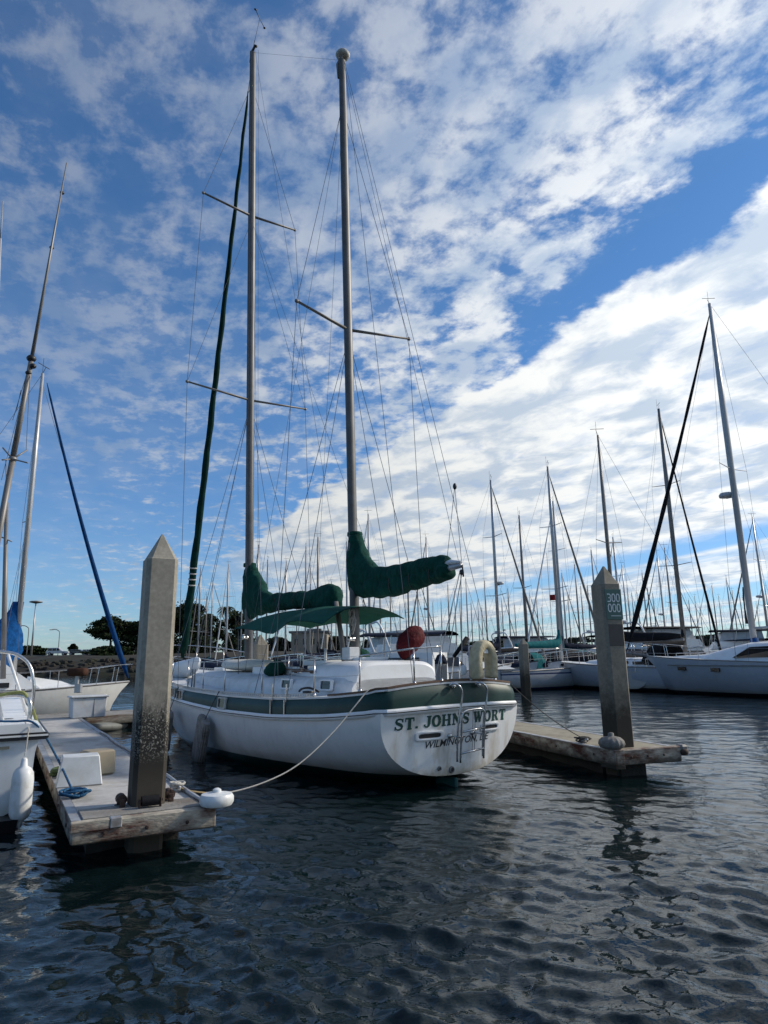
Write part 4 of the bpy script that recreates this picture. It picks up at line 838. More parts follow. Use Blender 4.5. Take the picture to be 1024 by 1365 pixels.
for r0,z in[(.12,0),(.19,.03),(.215,.085),(.20,.14),(.15,.185),(.07,.205),(.05,.21),(.048,.255),(.02,.265)]:
    rings.append([bc+Vector(((r0*(1+.035*math.cos(a*14)*(r0>.1)))*math.cos(a),(r0*(1+.035*math.cos(a*14)*(r0>.1)))*math.sin(a),z)) for a in[2*PI*q/56 for q in range(56)]])
m.loft(rings,True,True); m.build('corner_bumper','bumpg',rd,True)
RP=W(ROr,*fr_,.46,-.42,0)
rrot=math.atan2(fr_[0].y,fr_[0].x)
RW=.40
rp=piling(RP,rrot,RW,3.60,'concrete_piling','concr','brown stained concrete piling with a green 300 000 sign on the right dock',tipz=.34,lean=(0,0))
nf=-fr_[0]; nx_=-fr_[1]
def SP(a,z,off): return Vector((0,0,z))+nf*(RW/2+off)+nx_*a
def plate(a0,a1,z0,z1,off,name,m_,par):
    mb=MB(); mb.box(SP((a0+a1)/2,(z0+z1)/2,off/2),(a1-a0,off,z1-z0),ax=(nx_,nf,Vector((0,0,1))),bev=.002 if off>.004 else 0); return mb.build(name,m_,par)
sg=plate(-.17,.17,2.62,3.16,.012,'number_sign','sign',rp)
plate(-.15,.15,2.16,2.54,.006,'reflector_band','reflect',rp)
def glyph(ch): 
    if ch=='3': return [[(0,1),(.75,1),(1,.82),(.9,.58),(.55,.5),(.9,.45),(1,.2),(.75,0),(0,0)],[(.35,.5),(.7,.5)]]
    return [[(.25,0),(0,.25),(.0,.75),(.25,1),(.75,1),(1,.75),(1,.25),(.75,0),(.25,0)]]
mb=MB()
for row,(txt,z) in enumerate((('300',2.94),('000',2.76))):
    for i,ch in enumerate(txt):
        for ln in glyph(ch):
            for (a,b),(c,d) in zip(ln,ln[1:]):
                p=SP(-.125+.092*i+a*.062,z+b*.13,.014); q=SP(-.125+.092*i+c*.062,z+d*.13,.014); t=(q-p).normalized(); s_=nf.cross(t)*.009; e=t*.006
                mb.add([p-e-s_,q+e-s_,q+e+s_,p-e+s_],[(0,1,2,3)])
p=SP(-.08,2.685,.014); q=SP(.13,2.685,.014); s_=Vector((0,0,.005)); mb.add([p-s_,q-s_,q+s_,p+s_],[(0,1,2,3)])
mb.build('lettering','signw',sg)
cr_=W(ROr,*fr_,1.1,-.14,DZ)
m=MB(); m.tube([cr_+fr_[0]*-.13+Vector((0,0,.075)),cr_+Vector((0,0,.06)),cr_+fr_[0]*.13+Vector((0,0,.075))],.018,8); m.box(cr_+Vector((0,0,.03)),(.1,.05,.06)); m.build('cleat','galv',rd,True)
coil(cr_+Vector((0,.05,.01)),.16,6,.014,'mooring_rope','roped','tangle of dark mooring rope on the right dock cleat',flat=.3,seed=9)
m=MB(); m.tube(sag(cr_+Vector((0,0,.08)),KW(.25,-1.58,1.55),.08,12),.008,6); m.build('mooring_line','roped',None,True,label='thin dark line from the stern of the ketch down to the right dock cleat',cat='mooring line')
# other pilings
piling(Vector((P(347,847,20.5).x,20.5,0)),lrot,.42,P(347,846,20.5).z,'concrete_piling','concr','short concrete piling behind the main mast foot of the ketch',tipz=.3)
for px,py,Y,nm in((697,851,36.,'weathered piling between the two moored sterns on the far side of the fairway'),(872,842,44.,'pale piling with a white cone cap behind the grey hulled sloop bow')):
    q=P(px,py,Y); o=piling(Vector((q.x,Y,0)),.3,.42 if Y<40 else .85,q.z,'concrete_piling','concr',nm,tipz=.3 if Y<40 else 1.0)
# ------------------------------------------------------------------ left foreground power boat (stern towards us)
LB=G(61,972,1.18); ldir=frame2((-.49,.872,0)); lrz=math.atan2(ldir[0].y,ldir[0].x)
lb=thing('motor_boat','white fishing boat at the left edge with a tall outrigger pole and stern rail','motor boat',(LB.x,LB.y,0),lrz)
# local: x forward, y left (0 = starboard side)
m=MB(); rings=[]
prof=[(0.06,1.10),(.10,.9),(.12,.5),(.16,.25),(.42,.14),(1.6,.10),(2.8,.14),(3.04,.25),(3.08,.5),(3.1,.9),(3.14,1.10)]
for x,wsc in((0.0,1),(.04,1),(3,1),(6,.96),(8,.7),(9.5,.25),(10.2,.02)):
    rings.append([Vector((x-.10*(1.1-z)*(-1 if x<.1 else 0),1.6+(y-1.6)*wsc,z+(.25*(x/10)**2)-(.3 if 0 else 0))) for y,z in prof])
m.loft(rings,closed=False,cap=False)
m.add([rings[0][i] for i in range(len(prof))],[tuple(range(len(prof)))])
hl=m.build('hull',hullmat('fishing_boat_paint',(.70,.73,.75),(.01,.01,.01),(.02,.02,.025),z0=.05,z1=.12,grime=.35),lb,True,auto=40)
m=MB(); m.box((5,1.6,-.1),(10,2.6,.5),taper=1.05); m.build('bottom','black',lb)
m=MB(); m.loft([[Vector((x,y,z)) for y,z in((.0,1.06),(-.04,1.08),(-.045,1.13),(0.0,1.15),(3.2,1.15),(3.24,1.08),(3.2,1.06))] for x in(-.05,0,9)],True,True); m.build('rub_rail','black',lb)
m=MB(); m.box((4.5,1.6,1.115),(9.12,3.27,.022)); m.build('white_stripe','white',lb)
m=MB(); rings=[]
for x in(-.03,.02,9.): rings.append([Vector((x,y,z)) for y,z in((.0,1.15),(.03,1.17),(.06,1.23),(.14,1.26),(3.06,1.26),(3.14,1.23),(3.17,1.17),(3.2,1.15))])
m.loft(rings,True,True); m.build('deck','white',lb,True,auto=35)
m=MB(); m.box((2.7,1.85,1.42),(3.4,2.5,.34),taper=.9,bev=.08); cp=m.build('cockpit_coaming','white',lb,True,auto=35)
m=MB(); m.box((.96,1.2,1.40),(.03,.8,.14)); m.build('drain_opening','black',cp)
for x in(.5,1.1):
    m=MB(); m.lathe((x,.42,1.262),[(.06,0),(.06,.006),(.02,.008)],16); m.build('deck_fitting','alud',lb)
m=MB()
m.tube(catrom([(1.25,.14,1.26),(1.2,.14,1.75),(1.25,.3,2.1),(1.3,.8,2.22),(1.3,2.6,2.25)],6),.024,10)
m.build('stern_rail','steel',lb,True)
for (a,b,r_) in (((1.7,.16,1.26),(1.65,.5,2.15),.022),((2.6,.16,1.26),(2.5,.5,2.2),.022),((.75,.5,1.26),(1.0,1.0,2.9),.028)):
    m=MB(); m.tube([a,b],r_,8); m.build('rail_post','white',lb,True)
m=MB(); m.tube(catrom([(.62,.18,1.26),(.62,.18,1.46),(.68,.25,1.58),(.78,.5,1.6),(.82,.9,1.5)],5),.03,10); m.build('rail_hoop','steel',lb,True)
m=MB(); m.tube(catrom([(.9,1.35,1.25),(.75,.85,1.52),(.66,.36,1.64),(.66,.22,1.56),(.9,.1,1.3),(1.1,.02,1.1)],6),.022,8); m.build('hose','ropey',None,True).matrix_world=Matrix.Translation((LB.x,LB.y,0))@Matrix.Rotation(lrz,4,'Z')
tag(bpy.data.objects['hose'],'yellow green hose draped over the stern rail of the left fishing boat','hose')
def Lw(x,y,z): c,s=math.cos(lrz),math.sin(lrz); return Vector((LB.x+c*x-s*y,LB.y+s*x+c*y,z))
m=MB(); m.box((-.012,.55,.98),(.004,.3,.035)); m.build('registration_plate','beige',lb)
m=MB(); m.box((-.03,1.0,.7),(.006,.014,.75)); m.build('transom_seam','navy',lb)
# fender hanging at the corner
ftop=Lw(.03,.26,.80); m=MB(); m.lathe(Lw(-.15,.22,.14),[(.03,-.10),(.04,-.04),(.06,-.02),(.10,.01),(.122,.06),(.128,.14),(.128,.3),(.128,.46),(.118,.54),(.09,.59),(.045,.62),(.035,.70),(.02,.72)],24); fo=m.build('fender','fendw',None,True,label='fat white fender hanging from the corner of the left fishing boat',cat='fender')
m=MB(); m.tube([Lw(-.15,.22,.88),Lw(-.06,.2,1.2),Lw(.1,.25,1.29)],.008,6); m.build('lanyard','rope',fo)
m=MB(); m.tube(catrom([Lw(.4,.9,1.3),Lw(.15,.4,1.29),Lw(-.03,.12,1.25),G(76,1010,.8),G(95,1050,DZ+.08),G(101,1060,DZ+.03)],6),.014,7); m.build('mooring_line','ropeb',None,True,label='blue line from the left fishing boat down to the blue rope heap',cat='mooring line')
# outrigger pole with its crossed spreaders
def toL(p): c,s=math.cos(-lrz),math.sin(-lrz); q=Vector((p[0]-LB.x,p[1]-LB.y)); return Vector((c*q.x-s*q.y,s*q.x+c*q.y,p[2]))
o0=P(-22,820,9.6);o1=P(17,612,9.5);o2=P(42,480,9.4);o3=P(89,217,9.2)
m=MB(); m.tube([toL(o0),toL(o1)],[.045,.042],10); m.tube([toL(o1),toL(o2)],[.04,.036],10); m.tube([toL(o2-(o2-o1)*.04),toL(o3)],[.028,.008],8)
og=m.build('outrigger_pole','alud',lb,True)
m=MB()
for px,py in((4,597),(3,613),(36,600),(37,617)): m.tube([toL(o1),toL(P(px,py,9.5+(.2 if py<605 else -.2)))],.012,6)
m.ell(toL(o1),(.06,.06,.05),8,6); m.build('spreader_star','alud',og,True)
for px,py,s_ in((42,478,.07),(44,488,.05),(38,497,.045),(83,257,.035),(69,330,.035)): m=MB(); m.ell(toL(P(px,py,9.4)),(s_,s_,s_*.8),8,6); m.build('line_guide','black',og,True)
for a,b in(((42,478),(17,560)),((38,497),(2,640)),((35,600),(40,500)),((83,257),(69,330)),((28,520),(22,548))):
    m=MB(); m.tube([toL(P(*a,9.4)),toL(P(*b,9.4))],.004,5); m.build('outrigger_line','wire',og)
m=MB(); m.tube([P(1,318,9.0),P(4,268,9.0)],[.012,.006],6); m.tube([P(1,318,9.0),P(-14,700,9.0)],.014,6); m.build('whip_antenna','mastw',None,True,label='thin white whip antenna at the extreme left edge of the sky',cat='antenna')
m=MB(); m.tube([P(9,670,14.),P(4,905,14.)],[.04,.055],8); m.tube([P(0,715,14.),P(16,722,14.)],.015,6); m.tube([P(8,612,14),P(9,670,14)],.01,5); m.build('bare_mast','alud',None,True,label='thin dark bare mast at the left edge behind the outrigger pole',cat='mast')
# ------------------------------------------------------------------ generic sailing boats
def sailboat(name,L_=10.5,H=14.,hullm=None,mastm='alub',coverm='navy',jib='navy',spr=2,stern_sugar=False,detail=1,boomlen=.36,dodger=True,rake=.0,radar=False,windows=True,mr=1.):
    """local: x forward from transom, mast at .58L"""
    t=bpy.data.objects.new(name,None); col.objects.link(t); Bm=L_*.155; fb_s,fb_b=L_*.10,L_*.135
    bt=[(0,.72),(.2,.92),(.45,1.),(.7,.85),(.88,.45),(1,.02)]
    mb=MB(); rings=[]; n=9
    for i in range(15):
        u_=i/14; hb=interp(bt,u_)*Bm; zr=lerp(fb_s,fb_b,u_**1.5)-.0; zk=interp([(0,.12),(.2,-.25),(.6,-.4),(.9,-.1),(1,fb_b*.55)],u_); e=2/interp([(0,2.6),(.5,2.1),(1,1.2)],u_)
        sec=[(hb*math.cos(PI/2*j/n)**e,zr-(zr-zk)*math.sin(PI/2*j/n)**e) for j in range(n+1)]
        full=sec+[(-a,b) for a,b in sec[-2::-1]]
        rings.append([Vector((u_*L_+((1-i*.5)*(fb_s-z)*(-.7 if stern_sugar else .25) if i<2 else 0)+(.12*L_*(z/zr-1) if i==14 else 0),a,z)) for a,b in full for z in(b,)])
    mb.loft(rings,closed=False); mb.add(rings[0],[tuple(range(len(rings[0])))]); mb.build('hull',hullm,t,True,auto=50)
    dk=MB(); rows=[[Vector((r[0].x,r[0].y*q,r[0].z+.06*(1-q*q))) for q in(1,.5,0,-.5,-1)] for r in rings]; dk.loft(rows,closed=False); dk.build('deck','deckw',t,True)
    zd=lambda x:lerp(fb_s,fb_b,(x/L_)**1.5)
    rl=MB()
    for s_ in(1,-1): rl.tube([Vector((r[0].x,s_*r[0].y,r[0].z+.02)) for r in rings],.03,5)
    rl.build('toe_rail','alud',t)
    cs=MB(); rr=[]
    for x,hw,hh in((.30,.5,.36),(.32,.54,.42),(.45,.56,.44),(.62,.46,.36),(.74,.28,.2),(.78,.2,.03)):
        x*=L_; r=[]
        for j in range(13):
            a=PI*j/12; r.append(Vector((x,math.copysign(abs(math.cos(a))**.6,math.cos(a))*hw*Bm*(1-.15*math.sin(a)),zd(x)-.02+hh*L_/10*math.sin(a)**.55)))
        rr.append(r)
    cs.loft(rr,closed=False); cs.add(rr[0],[tuple(range(13))]); cb_=cs.build('cabin','white',t,True,auto=45)
    if windows:
        for s_ in(1,-1):
            for xa in(.38,.50):
                wm=MB(); x=xa*L_; wm.box((x,s_*Bm*.555,zd(x)+.19*L_/10),(.9,.03,.13)); wm.build('cabin_window','dark',cb_)
    ml_,zm=.58*L_,.0; b=Vector((ml_,0,zd(ml_)+.3)); tp=Vector((ml_-rake*H,0,H)); R0=.0085*H*mr
    mm=MB(); mm.tube([b,b.lerp(tp,.7),tp],[R0,R0,R0*.6],8,squash=(1,.7)); mo=mm.build('mast',mastm,t,True)
    mm=MB(); mm.tube([tp,tp+Vector((.1,0,.3))],.012,5); mm.tube([tp+Vector((-.2,-.25,.32)),tp+Vector((.25,.25,.34))],.014,5); mm.tube([tp+Vector((0,.1,0)),tp+Vector((0,.1,.7))],.008,5); mm.build('masthead_gear','black',mo)
    fr=[.36,.68] if spr==2 else [.5] if spr==1 else [.28,.5,.74]
    lastp={1:tp-Vector((0,0,.2)),-1:tp-Vector((0,0,.2))}
    for f in sorted(fr,reverse=True):
        c=b.lerp(tp,f)
        for s_ in(1,-1):
            q=c+Vector((-.12,s_*Bm*(.50+.28*(1-f)),.08)); sm=MB(); sm.tube([c,q],[.03,.02],5); sm.build('spreader',mastm,mo)
            wm=MB(); wm.tube([lastp[s_],q],.007,4); wm.build('shroud','wire',t); lastp[s_]=q
    for s_ in(1,-1):
        wm=MB(); wm.tube([lastp[s_],(ml_,s_*Bm*.93,zd(ml_))],.007,4); wm.build('shroud','wire',t)
        if detail: wm=MB(); wm.tube([b.lerp(tp,fr[0]),(ml_-.6,s_*Bm*.93,zd(ml_))],.006,4); wm.build('shroud','wire',t)
    wm=MB(); wm.tube([tp,(.05,0,fb_s+.1)],.007,4); wm.build('backstay','wire',t)
    f0=Vector((L_*.985,0,fb_b+.12)); ft=tp-Vector((0,0,.3))
    if jib:
        wm=MB(); wm.tube([f0,f0.lerp(ft,.04),f0.lerp(ft,.3),f0.lerp(ft,.6),f0.lerp(ft,.94),ft],[.03,.085,.08,.06,.035,.01],7); wm.build('furled_jib',jib,t,True)
    else: wm=MB(); wm.tube([f0,ft],.007,4); wm.build('forestay','wire',t)
    # boom with stack
    zb_=zd(ml_)+1.25*L_/10.5; bl=boomlen*L_; pts=[(ml_+.02,0,zb_+1.0),(ml_-.06,0,zb_+.6),(ml_-.3,0,zb_+.22),(ml_-bl*.4,0,zb_+.12),(ml_-bl*.8,0,zb_+.1),(ml_-bl,0,zb_+.1)]
    if coverm:
        P0=catrom(pts,4); Rr=catrom([(a,0,0) for a in(.1,.14,.22,.2,.16,.08)],4); cm=MB(); rg=[]
        for i,p in enumerate(P0):
            tt=(P0[min(i+1,len(P0)-1)]-P0[max(i-1,0)]).normalized(); u_=Vector((0,1,0)); w2=tt.cross(u_); a=Rr[i].x
            rg.append([p+u_*(a*.8*math.cos(q))*(1+.08*math.sin(i*1.7))+w2*(a*1.15*math.sin(q)) for q in[2*PI*j/8 for j in range(8)]])
        cm.loft(rg,True,True); cm.build('sail_cover',coverm,t,True)
    bm=MB(); bm.tube([(ml_,0,zb_-.1),(ml_-bl-.15,0,zb_-.05)],.06,6); bm.build('boom',mastm,t)
    # rails
    pm=MB(); xb=L_*.99
    pm.tube(catrom([(L_*.86,Bm*.5,zd(L_*.86)+.62),(L_*.95,Bm*.22,fb_b+.66),(L_+.1,0,fb_b+.68),(L_*.95,-Bm*.22,fb_b+.66),(L_*.86,-Bm*.5,zd(L_*.86)+.62)],4),.016,5)
    for x,y in((.86,.5),(.94,.25)):
        for s_ in(1,-1): pm.tube([(x*L_,s_*y*Bm,zd(x*L_)),(x*L_+.08,s_*y*Bm,zd(x*L_)+.62)],.014,5)
    pm.build('bow_pulpit','steel',t)
    pm=MB(); w0=Bm*.7
    pm.tube(catrom([(L_*.16,Bm*.86,fb_s+.65),(.15,w0,fb_s+.66),(.0,w0*.5,fb_s+.66),(.0,-w0*.5,fb_s+.66),(.15,-w0,fb_s+.66),(L_*.16,-Bm*.86,fb_s+.65)],4),.016,5)
    for x,y in((L_*.16,Bm*.86),(.15,w0),(.0,w0*.5)):
        for s_ in(1,-1): pm.tube([(x,s_*y,fb_s),(x,s_*y,fb_s+.65)],.014,5)
    pm.build('stern_pulpit','steel',t)
    if detail:
        for s_ in(1,-1):
            lm=MB(); T=[(L_*u_,s_*interp(bt,u_)*Bm*.97,zd(L_*u_)+.62) for u_ in(.16,.3,.44,.58,.72,.86)]
            lm.tube(T,.006,4)
            for q in T[1:-1]: lm.tube([(q[0],q[1],q[2]-.62),q],.012,5)
            lm.build('lifeline','alub',t)
    if dodger:
        dm=MB(); rows=[]
        for x,h_,wd in((.27,.98,.56),(.31,1.02,.58),(.345,.92,.56),(.385,.45,.5)):
            rows.append([Vector((x*L_,math.copysign(abs(math.cos(a))**.5,math.cos(a))*wd*Bm,zd(x*L_)+.1+(h_-.1)*math.sin(a)**.5)) for a in[PI*j/10 for j in range(11)]])
        dm.loft(rows,closed=False); dm.build('dodger',coverm or 'navy',t,True)
    if radar:
        dm=MB(); c=b.lerp(tp,.42)+Vector((.35,0,0)); dm.lathe(c,[(.1,0),(.26,.03),(.28,.12),(.22,.2),(.05,.22)],12); dm.tube([c-Vector((.35,0,.05)),c],.03,5); dm.build('radar_dome','mastw',mo,True)
    t['H']=H; return t
hm_w=hullmat('white_hull_paint',(.48,.50,.52),(.01,.012,.02),(.02,.03,.08),z0=.04,z1=.16,grime=.3)
hm_b=hullmat('white_hull_blue_stripe',(.5,.52,.54),(.012,.02,.05),(.02,.03,.1),z0=.05,z1=.14,stripe=(.03,.05,.14),sz=(.84,.92),grime=.3)
hm_g=hullmat('grey_white_hull_paint',(.36,.385,.42),(.012,.012,.014),(.015,.015,.02),z0=.06,z1=.15,grime=.2)
hm_c=hullmat('cream_hull_paint',(.46,.45,.41),(.012,.012,.014),(.04,.02,.02),z0=.04,z1=.14,grime=.3)
hm_n=hullmat('navy_hull_paint',(.02,.03,.07),(.02,.01,.01),(.5,.5,.5),z0=.04,z1=.12,grime=.15)
protos=[sailboat('sailboat',10.5,14,hm_w,'alub','navy','bumpg',2,stern_sugar=True,radar=True),
        sailboat('sailboat',10.,13.5,hm_b,'alub','teal','bumpg',2),
        sailboat('sailboat',11.,15,hm_c,'mastw','navy','dockw',2),
        sailboat('sailboat',9.5,12.5,hm_g,'alud','blackc',None,1),
        sailboat('sailboat',10.5,14,hm_n,'alub','green','green',2,dodger=False)]
used=set()
def place_mast(px,py,H,pi,hdg,label,group='sailboats moored in the far rows',lean=0):
    src=protos[pi]; s_=H/src['H']
    lo_,hi_=8.,400.
    for _ in range(50):
        md=(lo_+hi_)/2
        if P(px,py,md).z<H: lo_=md
        else: hi_=md
    q=P(px,py,lo_)
    if pi in used: o=copy_tree(src)
    else: o=src; used.add(pi)
    rz=math.atan2(hdg[1],hdg[0]); o.scale=(s_,)*3; o.rotation_euler=(0,0,rz)
    L_=[10.5,10,11,9.5,10.5][pi]*.58*s_
    o.location=(q.x-math.cos(rz)*L_,q.y-math.sin(rz)*L_,0); tag(o,label,'sailboat',group); return o
E=(.84,.54);Wd=(-.84,-.54);Nn=(-.54,.84);Ss=(.54,-.84)
tab=[ # px,py of the masthead, height, prototype, heading, label
(654,640,14.0,0,E,'sailboat with a radar dome on its mast, first tall mast right of the horseshoe buoy'),
(692,687,13.0,3,E,'dark masted sloop behind the weathered far piling, left of the crossing grey furled sails'),
(730,622,15.0,1,E,'sloop with teal canvas and a round sterned white hull just left of the numbered piling'),
(737,668,15.5,2,Wd,'sloop whose mast stands a hair right of the teal covered sloop mast'),
(797,580,16.0,3,Nn,'sloop whose tall dark mast rises straight out of the numbered piling tip'),
(817,716,12.5,0,Wd,'small sloop whose short mast stands just right of the numbered piling tip'),
(788,733,12.0,2,E,'far sloop whose thin mast ends just left of the numbered piling tip'),
(766,753,11.5,3,Nn,'far sloop with a thin mast between the teal covered sloop and the numbered piling'),
(749,764,11.5,1,E,'far sloop with a small pale mast right of the red flag'),
(829,753,12.5,4,Nn,'far sloop with a green furled jib right of the green sign'),
(668,784,12.0,0,Ss,'low masted sloop behind the right end of the horseshoe buoy gap'),
(646,774,12.0,3,Nn,'far sloop whose dark mast stands directly above the horseshoe buoy'),
(621,771,12.5,2,E,'far sloop whose mast stands just right of the mizzen boom end'),
(606,787,12.0,1,Nn,'far sloop whose mast stands under the tip of the mizzen boom'),
(876,737,12.0,0,Nn,'far sloop with the left one of two short masts left of the tall grey mast'),
(886,730,12.5,3,Nn,'far sloop with the right one of two short masts left of the tall grey mast'),
(856,764,12.0,1,E,'far sloop with a short mast beside the foot of the black furled jib'),
(1003,689,14.0,0,Nn,'sloop whose mast stands right of the thick white mast at the right edge'),
(968,770,12.0,4,E,'far sloop with a short mast under the spreader of the thick white mast'),
(918,800,11.5,3,E,'very low masted far sloop behind the black canopied cruiser'),
(940,778,12.0,2,Nn,'far sloop with a thin mast left of the thick white mast'),
(1016,775,12.0,1,Nn,'far sloop at the extreme right edge with a teal cover'),
(588,802,12.0,3,E,'tiny masted far sloop above the white cruiser flybridge'),
(568,716,13.5,0,Nn,'sloop whose mast rises behind the middle of the mizzen sail cover'),
(543,750,13.0,3,Wd,'sloop whose dark mast top shows above the mizzen sail cover left of its middle'),
(541,803,12.0,2,E,'far sloop with a very short mast above the dark red motor cover'),
(506,755,13.0,1,Nn,'sloop whose mast top shows above the fore part of the mizzen sail cover'),
(491,685,15.0,2,Nn,'sloop with a tall pale mast just right of the mizzen mast'),
(462,722,14.0,0,E,'sloop whose mast stands just left of the mizzen mast'),
(424,716,15.0,3,Nn,'sloop with the tallest thin mast between the two green sail covers'),
(408,728,14.0,2,Wd,'sloop with a pale mast above the aft part of the green main cover'),
(414,757,12.5,1,E,'far sloop with a short mast between two taller ones above the main cover'),
(382,748,13.0,0,Nn,'sloop whose pale mast rises behind the middle of the main cover'),
(357,746,13.0,3,E,'sloop whose mast rises close behind the upright part of the main cover'),
(345,726,14.0,4,Nn,'sloop whose mast shows just right of the main mast above its cover'),
(305,752,13.0,2,Nn,'sloop with a pale mast left of the main mast above the palm tree'),
(284,773,12.0,1,E,'sloop with a short mast in front of the trees left of the palm'),
(268,757,12.5,0,Nn,'sloop whose mast stands just right of the green furled headsail'),
(252,785,11.5,3,E,'small sloop with a mast showing between the piling and the green furled headsail'),
(556,762,12.5,4,E,'far sloop with a mast between two taller ones above the mizzen cover'),
(637,800,11.5,2,Wd,'far sloop with a stubby mast left of the horseshoe buoy top'),
(706,790,11.5,4,Ss,'far sloop with a green cover and stubby mast behind the weathered far piling'),
(842,790,11.5,2,E,'far sloop with a stubby mast just right of the green sign'),
(901,772,11.5,1,Ss,'far sloop with a short mast left of the black furled staysail'),
(442,775,12.0,2,Nn,'far sloop with a short mast in the gap left of the mizzen boom cover'),
(323,790,11.5,0,E,'far sloop with a short mast just left of the green main sail cover'),
]
random.seed(11)
for a in tab: place_mast(*a)

# the thin forest of distant masts: low-detail boats
E2=sailboat('sailboat',10.,13.,hm_w,'alud','navy',None,1,detail=0,dodger=False)
protos.append(E2)
rnd=random.Random(21)
for i,px in enumerate((448,470,484,520,533,553,577,597,613,628,642,662,677,686,700,715,722,741,757,774,783,806,836,849,863,870,893,908,926,933,949,958,976,985,994,1008,1020,276,333,371,396,432)):
    H=rnd.uniform(10,12.5); py=rnd.uniform(778,812) if px>440 else rnd.uniform(790,812)
    lo_,hi_=8.,400.
    for _ in range(50):
        md=(lo_+hi_)/2
        if P(px,py,md).z<H: lo_=md
        else: hi_=md
    q=P(px,py,lo_); o=E2 if i==0 else copy_tree(E2); s_=H/13; rz=rnd.choice((0.57,0.57+PI,2.14,-1.0)); o.scale=(s_,)*3; o.rotation_euler=(0,0,rz); o.location=(q.x-math.cos(rz)*5.8*s_,q.y-math.sin(rz)*5.8*s_,0)
    tag(o,'distant sloop seen only as a thin short mast in the crowded far rows','sailboat','thin masted sloops in the farthest rows')
# ------------------------------------------------------------------ individually modelled neighbours
def put(t,px,py,H_known,hdg,Lmast,label,cat='sailboat',Y=None,group=None):
    rz=math.atan2(hdg[1],hdg[0]); q=P(px,py,Y); s_=q.z/H_known
    t.scale=(s_,)*3; t.rotation_euler=(0,0,rz); t.location=(q.x-math.cos(rz)*Lmast*s_,q.y-math.sin(rz)*Lmast*s_,0); tag(t,label,cat,group)
# big grey-white sloop at the right edge, bow to the left
H1=P(946,405,33.5).z
rb=sailboat('sailboat',14.,H1,hm_g,'mastw',None,None,1,detail=1,dodger=False,windows=False,boomlen=.3,mr=1.15)
put(rb,946,405,H1,(-.60,.80),.58*14,'large grey white sloop at the right edge with a thick white mast',Y=33.5)
zd=lambda x:lerp(1.4,1.89,(x/14)**1.5)
m=MB(); m.tube([(13.9,0,1.93),(15.3,0,2.12)],[.09,.06],8); m.build('bowsprit','alud',rb,True)
m=MB(); m.tube(catrom([(14.0,.25,2.5),(15.2,.12,2.72),(15.4,0,2.74),(15.2,-.12,2.72),(14.0,-.25,2.5)],4),.02,6)
for x,y in((14.1,.2),(14.8,.12)):
    for s_ in(1,-1): m.tube([(x,s_*y,1.95),(x,s_*y,2.58)],.018,6)
m.build('sprit_rail','steel',rb,True)
f0=Vector((15.2,0,2.2)); f1_=Vector((8.2,0,H1-.6)); pts=[f0.lerp(f1_,i/20)-Vector((0,0,.3*4*(i/20)*(1-i/20))) for i in range(21)]
m=MB(); m.tube(pts,[.02,.07]+[.145-.09*i/18*(1 if i>2 else 1)+.012*math.sin(i*2) for i in range(18)]+[.02],10); m.build('furled_jib','blackc',rb,True)
# pilot house with big windows
ph=MB(); rr=[]
for x,hw,z in((1.,1.35,2.2),(1.3,1.4,2.55),(5.5,1.4,2.62),(8.0,1.3,2.55),(9.2,1.1,2.3),(10.3,.85,2.02),(12.2,.4,1.95)):
    rr.append([Vector((x,math.copysign(abs(math.cos(a))**.45,math.cos(a))*hw*(1-.14*math.sin(a)),zd(x)-.05+(z-zd(x))*math.sin(a)**.45)) for a in[PI*j/14 for j in range(15)]])
ph.loft(rr,closed=False); pho=ph.build('pilot_house','white',rb,True,auto=50)
for s_ in(1,):
    for pl in(((5.0,1.82),(8.6,1.78),(7.7,2.27),(5.3,2.34)),((2.2,1.75),(4.6,1.80),(4.6,2.36),(2.4,2.3))):
        w_=MB(); A=[Vector((x,s_*(1.42 if x<8 else 1.36),z)) for x,z in pl]; B_=[Vector((x,s_*(1.18),z)) for x,z in pl]; w_.loft([A,B_],True,True); w_.build('side_window','dark',pho)
for x,z in((11.2,1.28),(9.2,1.24)):
    f_=interp([(0,.72),(.2,.92),(.45,1.),(.7,.85),(.88,.45),(1,.02)],x/14)*14*.155
    w_=MB(); w_.box((x,f_+.0,z),(.42,.14,.17),bev=.01); po=w_.build('portlight','dark',rb)
w_=MB(); T=[]
for i in range(30):
    x=2+i*.35; f_=interp([(0,.72),(.2,.92),(.45,1.),(.7,.85),(.88,.45),(1,.02)],x/14)*14*.155; T.append(Vector((x,f_+.02,1.42-.04+.08*(x/14))))
w_.tube(T,.03,5); w_.build('cove_stripe','alud',rb)
w_=MB(); w_.tube([(8.1,0,1.9),(8.1,0,2.7)],[.2,.19],10); w_.build('mast_boot','blue',rb,True)
c=Vector((8.55,0,9.8)); w_=MB(); w_.lathe(c,[(.15,0),(.34,.04),(.36,.15),(.28,.26),(.05,.3)],14); w_.tube([c-Vector((.45,0,.0)),c],.05,6); w_.build('radar_dome','mastw',rb,True)
w_=MB(); 
for i in range(7): w_.tube([(8.35,.03*i-.1,5.2-.1*i),(8.33,.05,4.2+.05*i),(8.36,-.1+.03*i,3.4)],.03,5)
w_.build('coiled_halyard','roped',rb)
# grey masted sloop behind it, bow to the right, black boom cover
H2=P(878,545,43).z
bb=sailboat('sailboat',11.,H2,hm_c,'alud','blackc','blackc',2,dodger=True,boomlen=.40)
put(bb,878,545,H2,(.80,.60),.58*11,'sloop with a tall dark mast, black boom cover and black jib behind the grey bow',Y=43)
